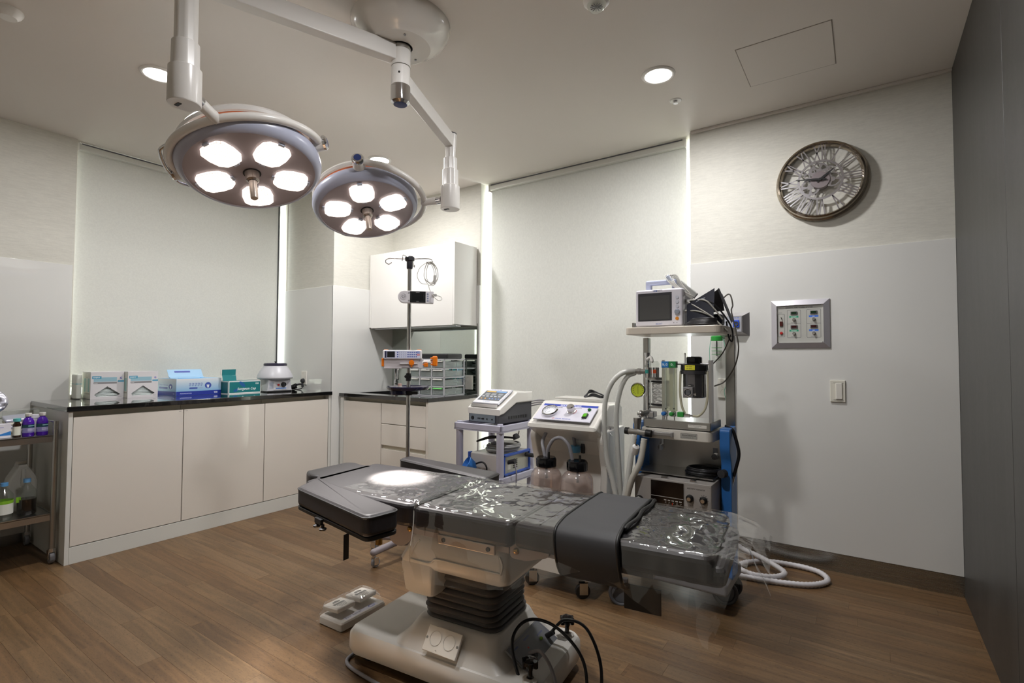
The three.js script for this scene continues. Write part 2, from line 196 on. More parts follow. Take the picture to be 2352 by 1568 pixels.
// ---------------------------------------------------------------- surgical lights
{
  const lampW = std('#dedbd6', 0.28), lampB = std('#aeb2c4', 0.3), face = std('#a79ea2', 0.42, 0.1), hot = std('#d9703c', 0.4), badge = std('#26386f', 0.25);
  const lensGlow = new THREE.MeshStandardMaterial({ color: '#ffffff', emissive: '#fff6ee', emissiveIntensity: 1.9, roughness: 0.3, emissiveMap: dataTex(64, 64, (u, v, x, y) => { const k = (x % 8 < 1 || y % 8 < 1) ? 150 : 255; return [k, k * 0.97, k * 0.95]; }) });
  lensGlow.emissiveMap.repeat.set(12, 12);
  const C0 = [-1.655, -1.534], P1 = V3(-1.925, 0, -0.79), P2 = V3(-1.853, 0, -2.088);
  const t = thing('surgical_light_mount', 'white ceiling mount with bowl canopy, short column and two swivel arms', 'light mount', [C0[0], 0, C0[1]]);
  part('canopy', LA([[0.05, YC - 0.1], [0.128, YC - 0.1], [0.131, YC - 0.097], [0.15, YC - 0.088], [0.185, YC - 0.062], [0.207, YC - 0.034], [0.214, YC - 0.012], [0.214, YC]], [0, 0, 0], [0, 0, 0], 48), phy('#d9d5cd', 0.22, { clearcoat: 0.6, clearcoatRoughness: 0.05 }), t);
  parts('canopy_screw', [0.6, 2.7, 4.6].map((a) => CY(0.005, 0.005, 0.004, [0.1 * Math.cos(a), YC - 0.102, 0.1 * Math.sin(a)])), M.grey, t);
  part('neck_ring', CY(0.044, 0.044, 0.02, [0, YC - 0.108, 0]), M.steel, t);
  const a1 = V3(P1.x - C0[0], 0, P1.z - C0[1]), a2 = V3(P2.x - C0[0], 0, P2.z - C0[1]);
  part('upper_arm', [CY(0.042, 0.042, 0.096, [0, 2.47, 0]), BAR([0, 2.474, 0], [a1.x, 2.474, a1.z], 0.052, 0.072, 0.004), CY(0.046, 0.046, 0.1, [a1.x, 2.474, a1.z])], lampW, t);
  part('lower_arm', [CY(0.041, 0.041, 0.082, [0, 2.377, 0]), BAR([0, 2.372, 0], [a2.x, 2.335, a2.z], 0.046, 0.07, 0.004), CY(0.033, 0.026, 0.13, [a2.x, 2.31, a2.z])], lampW, t);
  part('arm_cap', CY(0.033, 0.033, 0.006, [a2.x, 2.377, a2.z]), M.darkgrey, t);
  part('column_cap', LA([[0, 2.256], [0.03, 2.256], [0.041, 2.266], [0.0425, 2.28], [0.0425, 2.334], [0.03, 2.336]]), M.chrome, t);
  part('cap_badge', LA([[0, 2.2545], [0.029, 2.2555]]), badge, t);
  part('set_screw', CY(0.004, 0.004, 0.004, [0.026, 2.38, 0.033], [PI / 2, 0.6, 0]), M.black, t);

  const head = (label, Hc, n, u, w, R, pole, poleBot, poleTop, spin, beam) => {
    const g = thing('surgical_light', label, 'surgical light', [Hc[0], Hc[1], Hc[2]], 0, 'twin five-lens surgical lights');
    const N = V3(...n).normalize(), U = V3(...u).normalize(), Wv = V3(...w), up = N.clone().negate();
    Wv.addScaledVector(U, -Wv.dot(U)).normalize();
    const ux = U.clone().addScaledVector(N, -U.dot(N)).normalize(), uz = V3().crossVectors(ux, up).normalize();
    const q = new THREE.Matrix4().makeBasis(ux, up, uz);              // lamp axes: y along the back of the head
    const at = (geo) => geo.applyMatrix4(q), OFF = -0.08;             // the lit face lies 8 cm below the yoke axis
    part('housing', at(LA([[0.252, OFF - 0.004], [0.262, OFF - 0.002], [0.279, OFF + 0.014], [0.285, OFF + 0.036], [0.283, OFF + 0.056], [0.272, OFF + 0.07]], [0, 0, 0], [0, 0, 0], 72)), lampB, g);
    part('face_plate', at(LA([[0.0, OFF], [0.252, OFF], [0.254, OFF - 0.004]], [0, 0, 0], [0, 0, 0], 72)), face, g);
    part('heat_ring', at(LA([[0.272, OFF + 0.068], [0.262, OFF + 0.09]], [0, 0, 0], [0, 0, 0], 72)), hot, g);
    part('back_cover', at(LA([[0.275, OFF + 0.088], [0.281, OFF + 0.1], [0.27, OFF + 0.118], [0.2, OFF + 0.142], [0.09, OFF + 0.155], [0, OFF + 0.156]], [0, 0, 0], [0, 0, 0], 72)), lampW, g);
    part('handle_collar', at(LA([[0.018, OFF - 0.042], [0.026, OFF - 0.036], [0.028, OFF - 0.012], [0.029, OFF]])), std('#b8aea6', 0.3, 0.8), g);
    part('handle_recess', at(LA([[0.029, OFF - 0.0015], [0.036, OFF - 0.0012]])), M.black, g);
    part('handle', at(LA([[0, OFF - 0.125], [0.0135, OFF - 0.125], [0.0145, OFF - 0.122], [0.0165, OFF - 0.044], [0.012, OFF - 0.04]])), std('#bcb1a8', 0.35, 0.7), g);
    const lens = SH([[-0.066, -0.035], [-0.042, -0.057], [0, -0.064], [0.044, -0.06], [0.064, -0.04], [0.07, 0], [0.064, 0.04], [0.044, 0.06], [0, 0.064], [-0.042, 0.057], [-0.066, 0.035], [-0.07, 0]]);
    for (let k = 0; k < 5; k++) {
      const a = spin + k * 2 * PI / 5, pl = at(EX(lens, 0.008, 0.004, [0.156 * Math.cos(a), OFF - 0.001, 0.156 * Math.sin(a)], [PI / 2, 0, -a].map((v, i) => [PI / 2, 0, a][i]), 6, 2));
      const m = part('lens', pl, lensGlow, g);
      parts('lens_clip', [at(tf(tf(B(0.012, 0.008, 0.026, [0.074, OFF - 0.006, 0], 0.002, 1), [0.156, 0, 0]), [0, 0, 0], [0, -a, 0])), at(tf(tf(B(0.012, 0.008, 0.026, [-0.074, OFF - 0.006, 0], 0.002, 1), [0.156, 0, 0]), [0, 0, 0], [0, -a, 0]))], std('#c9d2e4', 0.3), m);
      const p0 = V3(0.156 * Math.cos(a), OFF - 0.018, 0.156 * Math.sin(a)).applyMatrix4(q), aim = V3(0, OFF, 0).applyMatrix4(q).addScaledVector(V3(...beam).normalize(), 1.4);
      const s = new THREE.SpotLight(new THREE.Color(1, 0.93, 0.86), BULB, 0, 0.1, 1, 2); s.position.copy(p0); s.target.position.copy(aim); s.shadow.radius = 1.2; g.add(s); g.add(s.target);
    }
    { const p0 = V3(0, OFF - 0.14, 0).applyMatrix4(q), s = new THREE.SpotLight(new THREE.Color(1, 0.95, 0.93), SPILL, 0, 0.42, 1, 2); s.position.copy(p0); s.target.position.copy(p0).addScaledVector(V3(...beam).normalize(), 1); s.shadow.radius = 6; g.add(s); g.add(s.target); }
    // yoke: a half ring from pivot to pivot, and its stub on the drop tube
    const pts = []; for (let i = 0; i <= 24; i++) { const a = i / 24 * PI; pts.push(U.clone().multiplyScalar(R * Math.cos(a)).addScaledVector(Wv, R * Math.sin(a)).toArray()); }
    part('yoke', TB(pts, 0.0165, 60, 10), lampW, g);
    for (const s of [-1, 1]) {
      const k = part('pivot_knob', [CY(0.03, 0.032, 0.05, [0, 0, 0])].map((c) => { c.applyQuaternion(new THREE.Quaternion().setFromUnitVectors(V3(0, 1, 0), U.clone().multiplyScalar(s))); return tf(c, U.clone().multiplyScalar(s * (R - 0.012)).toArray()); }), lampW, g);
      part('knob_ring', [LA([[0.031, 0], [0.032, 0.01], [0.026, 0.018], [0.019, 0.02]])].map((c) => { c.applyQuaternion(new THREE.Quaternion().setFromUnitVectors(V3(0, 1, 0), U.clone().multiplyScalar(s))); return tf(c, U.clone().multiplyScalar(s * (R + 0.012)).toArray()); }), M.chrome, k);
      part('knob_badge', [LA([[0, 0.0205], [0.019, 0.02]])].map((c) => { c.applyQuaternion(new THREE.Quaternion().setFromUnitVectors(V3(0, 1, 0), U.clone().multiplyScalar(s))); return tf(c, U.clone().multiplyScalar(s * (R + 0.012)).toArray()); }), badge, k);
    }
    const J = Wv.clone().multiplyScalar(R - 0.005), pole0 = V3(pole.x - Hc[0], poleBot + 0.06 - Hc[1], pole.z - Hc[2]), mid = J.clone().lerp(pole0, 0.55);
    part('yoke_stub', ROD(J.toArray(), mid.toArray(), 0.021), lampW, g);
    part('swivel_joint', [ROD(mid.toArray(), J.clone().lerp(pole0, 0.72).toArray(), 0.0225)], M.chrome, g);
    part('joint_fork', ROD(J.clone().lerp(pole0, 0.7).toArray(), pole0.toArray(), 0.012), M.steel, g);
    const X = pole.x - Hc[0], Z = pole.z - Hc[2], Y = (y) => y - Hc[1];
    part('drop_tube', [LA([[0, Y(poleBot)], [0.05, Y(poleBot)], [0.052, Y(poleBot + 0.003)], [0.0515, Y(poleBot + 0.125)], [0.044, Y(poleBot + 0.13)], [0.043, Y(poleBot + 0.215)], [0.036, Y(poleBot + 0.22)], [0.036, Y(poleTop)]], [X, 0, Z]), ], lampW, g);
    part('tube_slot', B(0.03, 0.002, 0.012, [X - 0.012, Y(poleBot) - 0.001, Z + 0.015]), M.black, g);
    // sterile grip rails on the far rim
    for (const [a0, a1] of [[-0.75, 0.35]]) { const pr = []; for (let i = 0; i <= 10; i++) { const a = PI + a0 + (a1 - a0) * i / 10, e = Math.sin(i / 10 * PI); pr.push(V3((0.283 + 0.04 * Math.min(1, e * 1.8)) * Math.cos(a), OFF + 0.05, (0.283 + 0.04 * Math.min(1, e * 1.8)) * Math.sin(a)).applyMatrix4(q).toArray()); } part('grip_rail', TB(pr, 0.0075, 40, 8), M.chrome, g); }
    return g;
  };
  head('nearer surgical light with five glowing lenses, left under the long arm', [-2.174, 2.013, -1.157], [0.328, -0.942, 0.075], [0.735, 0.251, -0.63], [0.629, 0.096, 0.771], 0.30, P1, 2.022, 2.422, -0.58, [0.325, -0.94, 0.135]);
  head('farther surgical light with five glowing lenses above the wall cabinet', [-2.301, 2.045, -1.881], [0.35, -0.925, 0.146], [0.66, 0.29, 0.693], [0.726, -0.02, -0.686], 0.325, P2, 1.962, 2.243, 0.05, [0.40, -0.9, 0.19]);
}
// ---------------------------------------------------------------- fitted furniture
const lacquer = phy('#dfd9d0', 0.35, { clearcoat: 1, clearcoatRoughness: 0.02 }), carcass = std('#c9c2b0', 0.6), whiteMel = phy('#eceae5', 0.4, { clearcoat: 0.35, clearcoatRoughness: 0.15 }), panelEdge = std('#d6d6d0', 0.4);
const stoneTex = dataTex(256, 256, (u, v, x, y) => { const n = hash(x, y), k = n > 0.985 ? 46 : 15 + 7 * hash(x + 9, y + 3); return [k, k, k]; });
const stone = new THREE.MeshPhysicalMaterial({ map: stoneTex, roughness: 0.12, clearcoat: 1, clearcoatRoughness: 0.015 });
const doorTag = canvasTex(64, 16, (x) => { x.fillStyle = '#dfd9d0'; x.fillRect(0, 0, 64, 16); x.fillStyle = '#555'; x.font = 'bold 10px sans-serif'; x.fillText('DOMUS', 8, 12); });
{
  const XF = -3.648, XB = -4.318, cells = [[-0.977, -1.5395, 'left'], [-1.5425, -2.0865, 'middle'], [-2.0895, -2.629, 'right']];
  const labels = ['glossy cream base cabinet beside the steel trolley, with a wide side panel', 'glossy cream base cabinet in the middle under the long black counter', 'glossy cream base cabinet beside the wall column'];
  cells.forEach(([z0, z1], i) => {
    const t = thing('base_cabinet', labels[i], 'cabinet', [0, 0, 0], 0, 'cream base cabinets under the long counter');
    part('body', [BX(XB, XF - 0.022, 0.0935, 0.81, z1, z0), BX(XB, XF - 0.05, 0.81, 0.843, z1, z0)], carcass, t);
    part('door', BX(XF - 0.02, XF, 0.097, 0.812, z1 + 0.001, z0 - 0.001, 0.0015, 1), lacquer, t);
    if (i === 0) part('side_panel', BX(XB, XF + 0.001, 0, 0.843, -0.9755, -0.955, 0.001, 1), panelEdge, t);
    if (i === 2) part('filler_panel', BX(XB, XF + 0.001, 0, 0.843, -2.654, -2.632, 0.001, 1), panelEdge, t);
    if (i < 2) { const s = i ? z0 : z1; part('maker_tag', PL(0.026, 0.006, [XF + 0.0006, 0.802, i ? s - 0.018 : s + 0.018], [0, PI / 2, 0]), printMat(doorTag), t); }
  });
  single('cabinet_plinth', 'white plinth strip along the floor under the long counter', 'plinth', BX(XB, XF, 0, 0.0925, -2.631, -0.9765, 0.001, 1), panelEdge);
  single('countertop', 'long polished black stone countertop under the window', 'countertop', uvWorld(BX(XA + 0.011, -3.634, 0.844, 0.8735, ZC + 0.002, -0.944, 0.004, 2), 4), stone);
}
{ // sink bay
  const ZF = -2.735, x0 = XC + 0.012, xs = -3.126, x1 = -2.622, ZBk = -3.306, top = 0.828;
  const a = thing('sink_cabinet', 'cream sink base cabinet with one door next to the wall column', 'cabinet');
  part('body', [BX(x0 + 0.05, xs - 0.001, 0.06, 0.68, ZBk, ZF - 0.02), BX(x0 + 0.05, xs - 0.001, 0.68, top, ZF - 0.068, ZF - 0.05), BX(x0 + 0.05, xs - 0.001, 0.68, 0.797, ZF - 0.05, ZF - 0.02)], carcass, a);
  part('door', BX(x0 + 0.052, xs - 0.003, 0.09, 0.797, ZF - 0.018, ZF, 0.0015, 1), lacquer, a);
  part('filler_panel', BX(x0 + 0.008, x0 + 0.049, 0, top, ZBk, ZF + 0.001, 0.001, 1), panelEdge, a);
  const d = thing('drawer_cabinet', 'cream drawer unit under the end of the sink counter', 'cabinet');
  part('body', [BX(xs + 0.001, x1 - 0.024, 0.06, 0.798, ZBk, ZF - 0.02), BX(xs + 0.001, x1 - 0.024, 0.798, top, ZBk, ZF - 0.05)], carcass, d);
  for (const [y0, y1] of [[0.643, 0.797], [0.476, 0.638], [0.09, 0.446]]) part('drawer_front', BX(xs + 0.003, x1 - 0.025, y0, y1, ZF - 0.018, ZF, 0.0015, 1), lacquer, d);
  part('side_panel', BX(x1 - 0.023, x1, 0, top, ZBk, ZF + 0.001, 0.001, 1), lacquer, d);
  part('maker_tag', PL(0.024, 0.006, [x1 - 0.05, 0.787, ZF + 0.0006]), printMat(doorTag), d);
  part('plinth', BX(xs + 0.001, x1 - 0.024, 0, 0.088, ZF - 0.06, ZF - 0.045), panelEdge, d);
  // worktop in four strips round the basin
  const c = thing('sink_countertop', 'short polished black stone countertop with the sink, under the wall cabinet', 'countertop');
  const bx0 = -3.52, bx1 = -3.13, bz0 = -3.2, bz1 = -2.84, yt = 0.858, R = 0.003;
  part('slab', [uvWorld(BX(x0, -2.618, top + 0.001, yt, bz1, ZF + 0.012, R), 4), uvWorld(BX(x0, -2.618, top + 0.001, yt, ZBk, bz0, R), 4), uvWorld(BX(x0, bx0, top + 0.001, yt, bz0 - 0.001, bz1 + 0.001), 4), uvWorld(BX(bx1, -2.618, top + 0.001, yt, bz0 - 0.001, bz1 + 0.001), 4)], stone, c);
  part('sink_basin', [BX(bx0, bx1, yt - 0.17, yt - 0.165, bz0, bz1), BX(bx0, bx0 + 0.004, yt - 0.17, yt - 0.004, bz0, bz1), BX(bx1 - 0.004, bx1, yt - 0.17, yt - 0.004, bz0, bz1), BX(bx0, bx1, yt - 0.17, yt - 0.004, bz0, bz0 + 0.004), BX(bx0, bx1, yt - 0.17, yt - 0.004, bz1 - 0.004, bz1)], M.black, c);
  const f = thing('faucet', 'chrome gooseneck faucet behind the infusion pump', 'faucet', [-3.5, yt, -3.24 + 0.01]);
  part('faucet_base', LA([[0.027, 0], [0.027, 0.01], [0.02, 0.016], [0.02, 0.09], [0.016, 0.1], [0, 0.102]]), M.chrome, f);
  part('spout', TB([[0, 0.09, 0], [0, 0.17, 0.005], [0.02, 0.225, 0.02], [0.075, 0.24, 0.06], [0.12, 0.2, 0.09], [0.125, 0.11, 0.095]], 0.0105, 40, 10), M.chrome, f);
  part('lever', [ROD([0.012, 0.07, 0.012], [0.05, 0.11, 0.04], 0.006), SP(0.012, [0.012, 0.07, 0.012])], M.chrome, f);
  const m = thing('mirror_splashback', 'mirror panel on the wall between sink counter and wall cabinet', 'mirror', [0, 0, 0]);
  part('mirror_glass', BX(XC + 0.002, -2.638, yt + 0.001, 1.417, ZB - 0.01, ZB + 0.002), std('#cfd6cf', 0.015, 1), m);
  part('mirror_edge', BX(-2.6375, -2.634, yt + 0.001, 1.44, ZB - 0.01, ZB + 0.003), std('#4a4c46', 0.4), m);
  // wall cabinet
  const u = thing('wall_cabinet', 'white two-door wall cabinet above the sink', 'cabinet'), U0 = XC + 0.004, U1 = -2.647, ZU = -3.042;
  part('body', BX(U0 + 0.002, U1 - 0.004, 1.425, 2.068, ZB + 0.001, ZU - 0.02), whiteMel, u);
  part('end_panel', BX(U1 - 0.018, U1, 1.42, 2.072, ZB + 0.001, ZU + 0.001, 0.001, 1), whiteMel, u); part('end_panel', BX(U0, U0 + 0.018, 1.42, 2.072, ZB + 0.001, ZU + 0.001, 0.001, 1), whiteMel, u);
  for (const [p, q] of [[U0 + 0.0195, -3.1445], [-3.1415, U1 - 0.0195]]) part('door', BX(p, q, 1.414, 2.07, ZU - 0.018, ZU, 0.0015, 1), whiteMel, u);
  part('handle_rail', BX(U0 + 0.02, U1 - 0.02, 1.405, 1.4135, ZU - 0.1, ZU - 0.04), M.alu, u);
}
// ---------------------------------------------------------------- things on the counters
const socket2 = (name, label, p, ry, vertical = true, plug = false, group = 'double wall sockets') => {
  const t = thing(name, label, 'socket', p, ry, group), plate = std('#e8e5dc', 0.35), dark = std('#6b675e', 0.5);
  part('plate', B(vertical ? 0.076 : 0.12, vertical ? 0.118 : 0.076, 0.008, [0, 0, 0.004], 0.003, 2), plate, t);
  for (const s of [1, -1]) { const o = vertical ? [0, 0.025 * s, 0.0082] : [0.028 * s, 0, 0.0082]; const q = part('socket_face', LA([[0.0215, 0.0012], [0.021, 0.0012], [0.0195, -0.006], [0, -0.0062]], o, [PI / 2, 0, 0]), std('#d5d1c6', 0.4), t); parts('pin_hole', [CY(0.003, 0.003, 0.002, [o[0] - 0.0095, o[1], o[2] - 0.005], [PI / 2, 0, 0]), CY(0.003, 0.003, 0.002, [o[0] + 0.0095, o[1], o[2] - 0.005], [PI / 2, 0, 0])], dark, q); }
  return t;
};
const YT = 0.8736;
{
  const maskSide = canvasTex(256, 256, (x) => { x.fillStyle = '#e3e0e2'; x.fillRect(0, 0, 256, 256); x.fillStyle = '#9cc3d2'; x.fillRect(22, 52, 178, 40); x.fillStyle = '#4f9fc0'; x.fillRect(10, 40, 70, 26); x.fillStyle = '#8b898c'; x.fillRect(22, 96, 178, 17); x.fillStyle = '#fff'; x.font = 'bold 14px sans-serif'; x.fillText('surgical', 16, 57); x.font = '11px sans-serif'; x.fillText('mask', 26, 109); x.fillStyle = '#4c46b8'; x.font = 'bold 26px sans-serif'; x.fillText('G', 222, 70); x.fillStyle = '#5aa8c8'; x.fillRect(206, 82, 50, 16); x.fillStyle = '#777'; x.font = '9px sans-serif'; x.fillText('50 pcs', 214, 240); });
  const maskEnd = canvasTex(128, 256, (x) => { x.fillStyle = '#e7e7dd'; x.fillRect(0, 0, 128, 256); x.fillStyle = '#a6d0cc'; x.fillRect(30, 60, 84, 130); x.fillStyle = '#dfe9e2'; x.fillRect(52, 60, 40, 130); x.fillStyle = '#b9b9ad'; x.fillRect(30, 198, 90, 14); x.strokeStyle = '#c9c9bf'; x.lineWidth = 3; x.strokeRect(62, 10, 26, 40); });
  const card = std('#dedbdd', 0.6), cardIn = std('#4a4a48', 0.8), maskM = std('#dfe8e6', 0.8);
  const maskBox = (label, p, ry) => {   // front face has a torn triangular opening with stacked masks inside
    const t = thing('mask_box', label, 'box', p, ry, 'white boxes of face masks'), W = 0.182, H = 0.178, D = 0.155;
    const openFace = SH([[-W / 2, 0], [W / 2, 0], [W / 2, H], [-W / 2, H]], [[[-0.07, 0.03], [-0.001, 0.082], [0.072, 0.028], [0.05, 0.016], [-0.06, 0.016]]]);
    part('box_front', EX(openFace, 0.001, 0, [0, 0, D / 2 - 0.001]), card, t);
    const f = new THREE.ShapeGeometry(openFace); const uv = f.attributes.uv, q = f.attributes.position; for (let i = 0; i < q.count; i++) uv.setXY(i, q.getX(i) / W + 0.5, q.getY(i) / H);
    part('front_print', tf(f, [0, 0, D / 2 + 0.0006]), printMat(maskSide, 0.55), t);
    part('box_shell', [BX(-W / 2, W / 2, 0, 0.001, -D / 2, D / 2 - 0.001), BX(-W / 2, -W / 2 + 0.001, 0, H, -D / 2, D / 2 - 0.001), BX(W / 2 - 0.001, W / 2, 0, H, -D / 2, D / 2 - 0.001), BX(-W / 2, W / 2, 0, H, -D / 2, -D / 2 + 0.001), BX(-W / 2, W / 2, H - 0.001, H, -D / 2, D / 2 - 0.001)], card, t);
    part('end_print', PL(D - 0.004, H - 0.004, [-W / 2 - 0.0006, H / 2, 0], [0, -PI / 2, 0]), printMat(maskEnd, 0.55), t);
    for (let k = 0; k < 9; k++) { const y = 0.012 + k * 0.0075; part('face_mask', TB([[-0.078, y + rr(-0.002, 0.003), 0.06 + rr(-0.004, 0.004)], [-0.03, y + 0.004, 0.066], [0.03, y + rr(0, 0.005), 0.066], [0.078, y + rr(-0.002, 0.002), 0.06 + rr(-0.006, 0.003)]], 0.0034, 16, 6), maskM, t); }
    part('inner_wall', BX(-W / 2 + 0.004, W / 2 - 0.004, 0.004, H - 0.006, -0.03, -0.028), cardIn, t);
    return t;
  };
  maskBox('white mask box with torn opening, nearer the left end of the counter', [-4.222, YT, -1.283], PI / 2);
  maskBox('white mask box with torn opening, next to the blue glove box', [-4.178, YT, -1.468], PI / 2 + 0.04);
  const pk = thing('paper_pack', 'pale shrink-wrapped paper pack behind the left mask box', 'pack', [-4.27, YT, -1.135 - 0.02], PI / 2); part('wrapper', B(0.03, 0.165, 0.1, [0, 0.0825, 0], 0.01, 3), std('#e3e6dc', 0.35), pk); part('band', B(0.0305, 0.02, 0.1005, [0, 0.1, 0], 0.009, 2), std('#8fc9c8', 0.4), pk);
}
{
  const gl = canvasTex(512, 200, (x) => { const g = x.createLinearGradient(0, 0, 0, 150); g.addColorStop(0, '#eef0f2'); g.addColorStop(1, '#8fbfe6'); x.fillStyle = g; x.fillRect(0, 0, 512, 200); x.fillStyle = '#2438a0'; x.fillRect(0, 150, 512, 50); x.fillStyle = '#4a62b4'; x.font = 'bold 40px sans-serif';
    x.strokeStyle = '#4a62b4'; x.lineWidth = 4; const hang = (X) => { x.beginPath(); x.arc(X + 12, 62, 8, 0, 7); x.moveTo(X, 80); x.lineTo(X + 26, 80); x.moveTo(X + 12, 80); x.lineTo(X + 12, 94); x.moveTo(X + 22, 52); x.lineTo(X + 22, 74); x.stroke(); }; for (let k = 0; k < 5; k++) hang(136 + k * 32);
    x.fillStyle = '#4a62b4'; x.beginPath(); x.roundRect(140, 104, 96, 20, 10); x.fill(); x.fillStyle = '#9fb6dc'; x.fillRect(242, 108, 52, 12); x.fillStyle = '#3f58b0'; x.beginPath(); x.arc(356, 86, 38, 0, 7); x.fill(); x.fillStyle = '#eef3fa'; x.beginPath(); x.moveTo(338, 78); x.lineTo(372, 78); x.lineTo(364, 114); x.lineTo(348, 114); x.fill(); x.fillStyle = '#cfd8ff'; x.font = 'bold 20px sans-serif'; x.fillText('POONGNYUN', 40, 182); x.fillStyle = '#fff'; x.font = 'bold 28px sans-serif'; x.fillText('100', 424, 184); x.font = '14px sans-serif'; x.fillText('매', 478, 184); });
  const glEnd = canvasTex(300, 200, (x) => { const g = x.createLinearGradient(0, 0, 0, 150); g.addColorStop(0, '#dcdedf'); g.addColorStop(1, '#8ab4d4'); x.fillStyle = g; x.fillRect(0, 0, 300, 200); x.fillStyle = '#2a3a92'; x.fillRect(0, 150, 300, 50); x.fillStyle = '#3c51a0'; x.font = 'bold 24px sans-serif'; x.fillText('Clean Gloves', 28, 84); x.beginPath(); x.roundRect(30, 98, 140, 24, 10); x.fill(); x.beginPath(); x.arc(214, 92, 30, 0, 7); x.fill(); x.fillStyle = '#e6ecf5'; x.beginPath(); x.moveTo(202, 86); x.lineTo(226, 86); x.lineTo(220, 116); x.lineTo(208, 116); x.fill(); x.fillStyle = '#c9d2f0'; x.font = '16px sans-serif'; x.fillText('100', 250, 182); });
  const t = thing('glove_box', 'pale blue and navy glove box with its lid flap folded up', 'box', [-4.176, YT, -1.8], PI / 2 + 0.06), W = 0.318, H = 0.122, D = 0.27, lb = std('#a9d2f2', 0.5);
  part('carton', B(W, H, D, [0, H / 2, 0], 0.001, 1), lb, t);
  part('front_print', PL(W - 0.002, H - 0.002, [0, H / 2, D / 2 + 0.0006]), printMat(gl, 0.4), t);
  part('end_print', PL(D - 0.002, H - 0.002, [-W / 2 - 0.0006, H / 2, 0], [0, -PI / 2, 0]), printMat(glEnd, 0.4), t);
  part('lid_flap', [tf(B(0.24, 0.07, 0.0015, [0, 0.035, 0]), [-0.03, H + 0.004, 0.015], [-0.55, 0, 0]), tf(B(0.24, 0.045, 0.0015, [0, 0.022, 0]), [-0.03, H + 0.002, 0.035], [-1.2, 0, 0])], lb, t);
  part('flap_print', tf(PL(0.11, 0.014, [0, 0.05, 0.0014]), [-0.05, H + 0.004, 0.015], [-0.55, 0, 0]), std('#5361b4', 0.5), t);
  part('opening_rim', tf(new THREE.TorusGeometry(0.085, 0.004, 6, 32), [-0.02, H + 0.001, 0.05], [PI / 2, 0, 0], [1, 0.45, 1]), std('#6fb2ea', 0.4), t);
}
{
  const cap = canvasTex(512, 190, (x) => { x.fillStyle = '#e9ecea'; x.fillRect(0, 0, 512, 190); x.fillStyle = '#17787c'; x.fillRect(10, 14, 494, 162); x.fillStyle = '#2460a0'; x.beginPath(); x.ellipse(210, 50, 60, 26, 0.7, 0, 7); x.fill(); x.beginPath(); x.ellipse(110, 140, 40, 20, -0.4, 0, 7); x.fill(); x.fillStyle = '#f0f4f2'; x.font = 'italic bold 50px sans-serif'; x.fillText('Surgeon Cap', 130, 138); x.font = 'bold 36px sans-serif'; x.fillText('KM', 424, 58); });
  const capEnd = canvasTex(128, 190, (x) => { x.fillStyle = '#e3e6e2'; x.fillRect(0, 0, 128, 190); x.fillStyle = '#17646a'; x.fillRect(6, 14, 112, 166); });
  const t = thing('surgeon_cap_box', 'teal Surgeon Cap box with one end flap standing up', 'box', [-4.03, YT, -2.103], PI / 2 + 0.06), W = 0.258, H = 0.097, D = 0.125, teal = std('#1a7f84', 0.5);
  part('carton', B(W, H, D, [0, H / 2, 0], 0.001, 1), teal, t);
  part('front_print', PL(W - 0.001, H - 0.001, [0, H / 2, D / 2 + 0.0006]), printMat(cap, 0.4), t); part('end_print', PL(D - 0.001, H - 0.001, [-W / 2 - 0.0006, H / 2, 0], [0, -PI / 2, 0]), printMat(capEnd, 0.45), t);
  part('top_rim', [BX(-W / 2, W / 2, H, H + 0.001, D / 2 - 0.006, D / 2)], M.white, t);
  part('end_flap', [tf(B(0.115, 0.045, 0.0015, [0, 0.022, 0]), [-0.085, H, 0.0], [-0.25, 0.12, 0]), tf(B(0.115, 0.045, 0.0015, [0, 0.022, 0]), [-0.087, H + 0.043, -0.011], [0.05, 0.12, 0])], teal, t); part('flap_side', tf(B(0.012, 0.04, 0.0015, [0, 0.02, 0]), [-0.148, H + 0.045, -0.016], [0.05, 0.9, 0]), M.offwhite, t);
}
let cen;
{
  const t = cen = thing('centrifuge', 'grey dome-lidded benchtop centrifuge at the right end of the counter', 'centrifuge', [-3.99, YT, -2.365], PI / 2 - 0.1), gr = std('#c6c6cb', 0.35);
  part('feet', [B(0.2, 0.012, 0.17, [0, 0.006, 0], 0.004, 1)], M.black, t);
  part('base', EX(SH([[-0.1, 0.01], [0.1, 0.01], [0.088, 0.1], [-0.088, 0.1]]), 0.16, 0.004, [0, 0, -0.08]), gr, t);
  part('bowl', LA([[0.03, 0.095], [0.1, 0.098], [0.132, 0.106], [0.137, 0.116], [0.133, 0.132], [0.118, 0.165], [0.096, 0.197], [0.085, 0.212]], [0, 0, 0], [0, 0, 0], 40), gr, t);
  part('lid', LA([[0.084, 0.208], [0.089, 0.212], [0.089, 0.226], [0.08, 0.233], [0, 0.234]], [0, 0, 0], [0, 0, 0], 40), std('#3a3748', 0.2), t);
  part('lid_knob', LA([[0.005, 0.233], [0.005, 0.242], [0.012, 0.246], [0, 0.248]]), M.black, t);
  const pn = part('control_panel', tf(B(0.108, 0.078, 0.006, [0, 0, 0], 0.002, 1), [0.005, 0.056, 0.083], [-0.02, 0, 0]), std('#d5d5d8', 0.4), t);
  part('dial', CY(0.0185, 0.02, 0.014, [0.028, 0.06, 0.092], [PI / 2, 0, 0]), M.black, pn); part('dial_mark', B(0.004, 0.03, 0.004, [0.028, 0.06, 0.1]), M.darkgrey, pn); part('power_lamp', CY(0.008, 0.008, 0.01, [-0.014, 0.058, 0.09], [PI / 2, 0, 0]), M.red, pn); part('blue_stripe', B(0.085, 0.007, 0.002, [0.01, 0.03, 0.087]), std('#4a84d6', 0.4), pn);
  part('side_vent', B(0.03, 0.05, 0.004, [-0.068, 0.055, 0.083]), std('#aab0bc', 0.4), t);
}
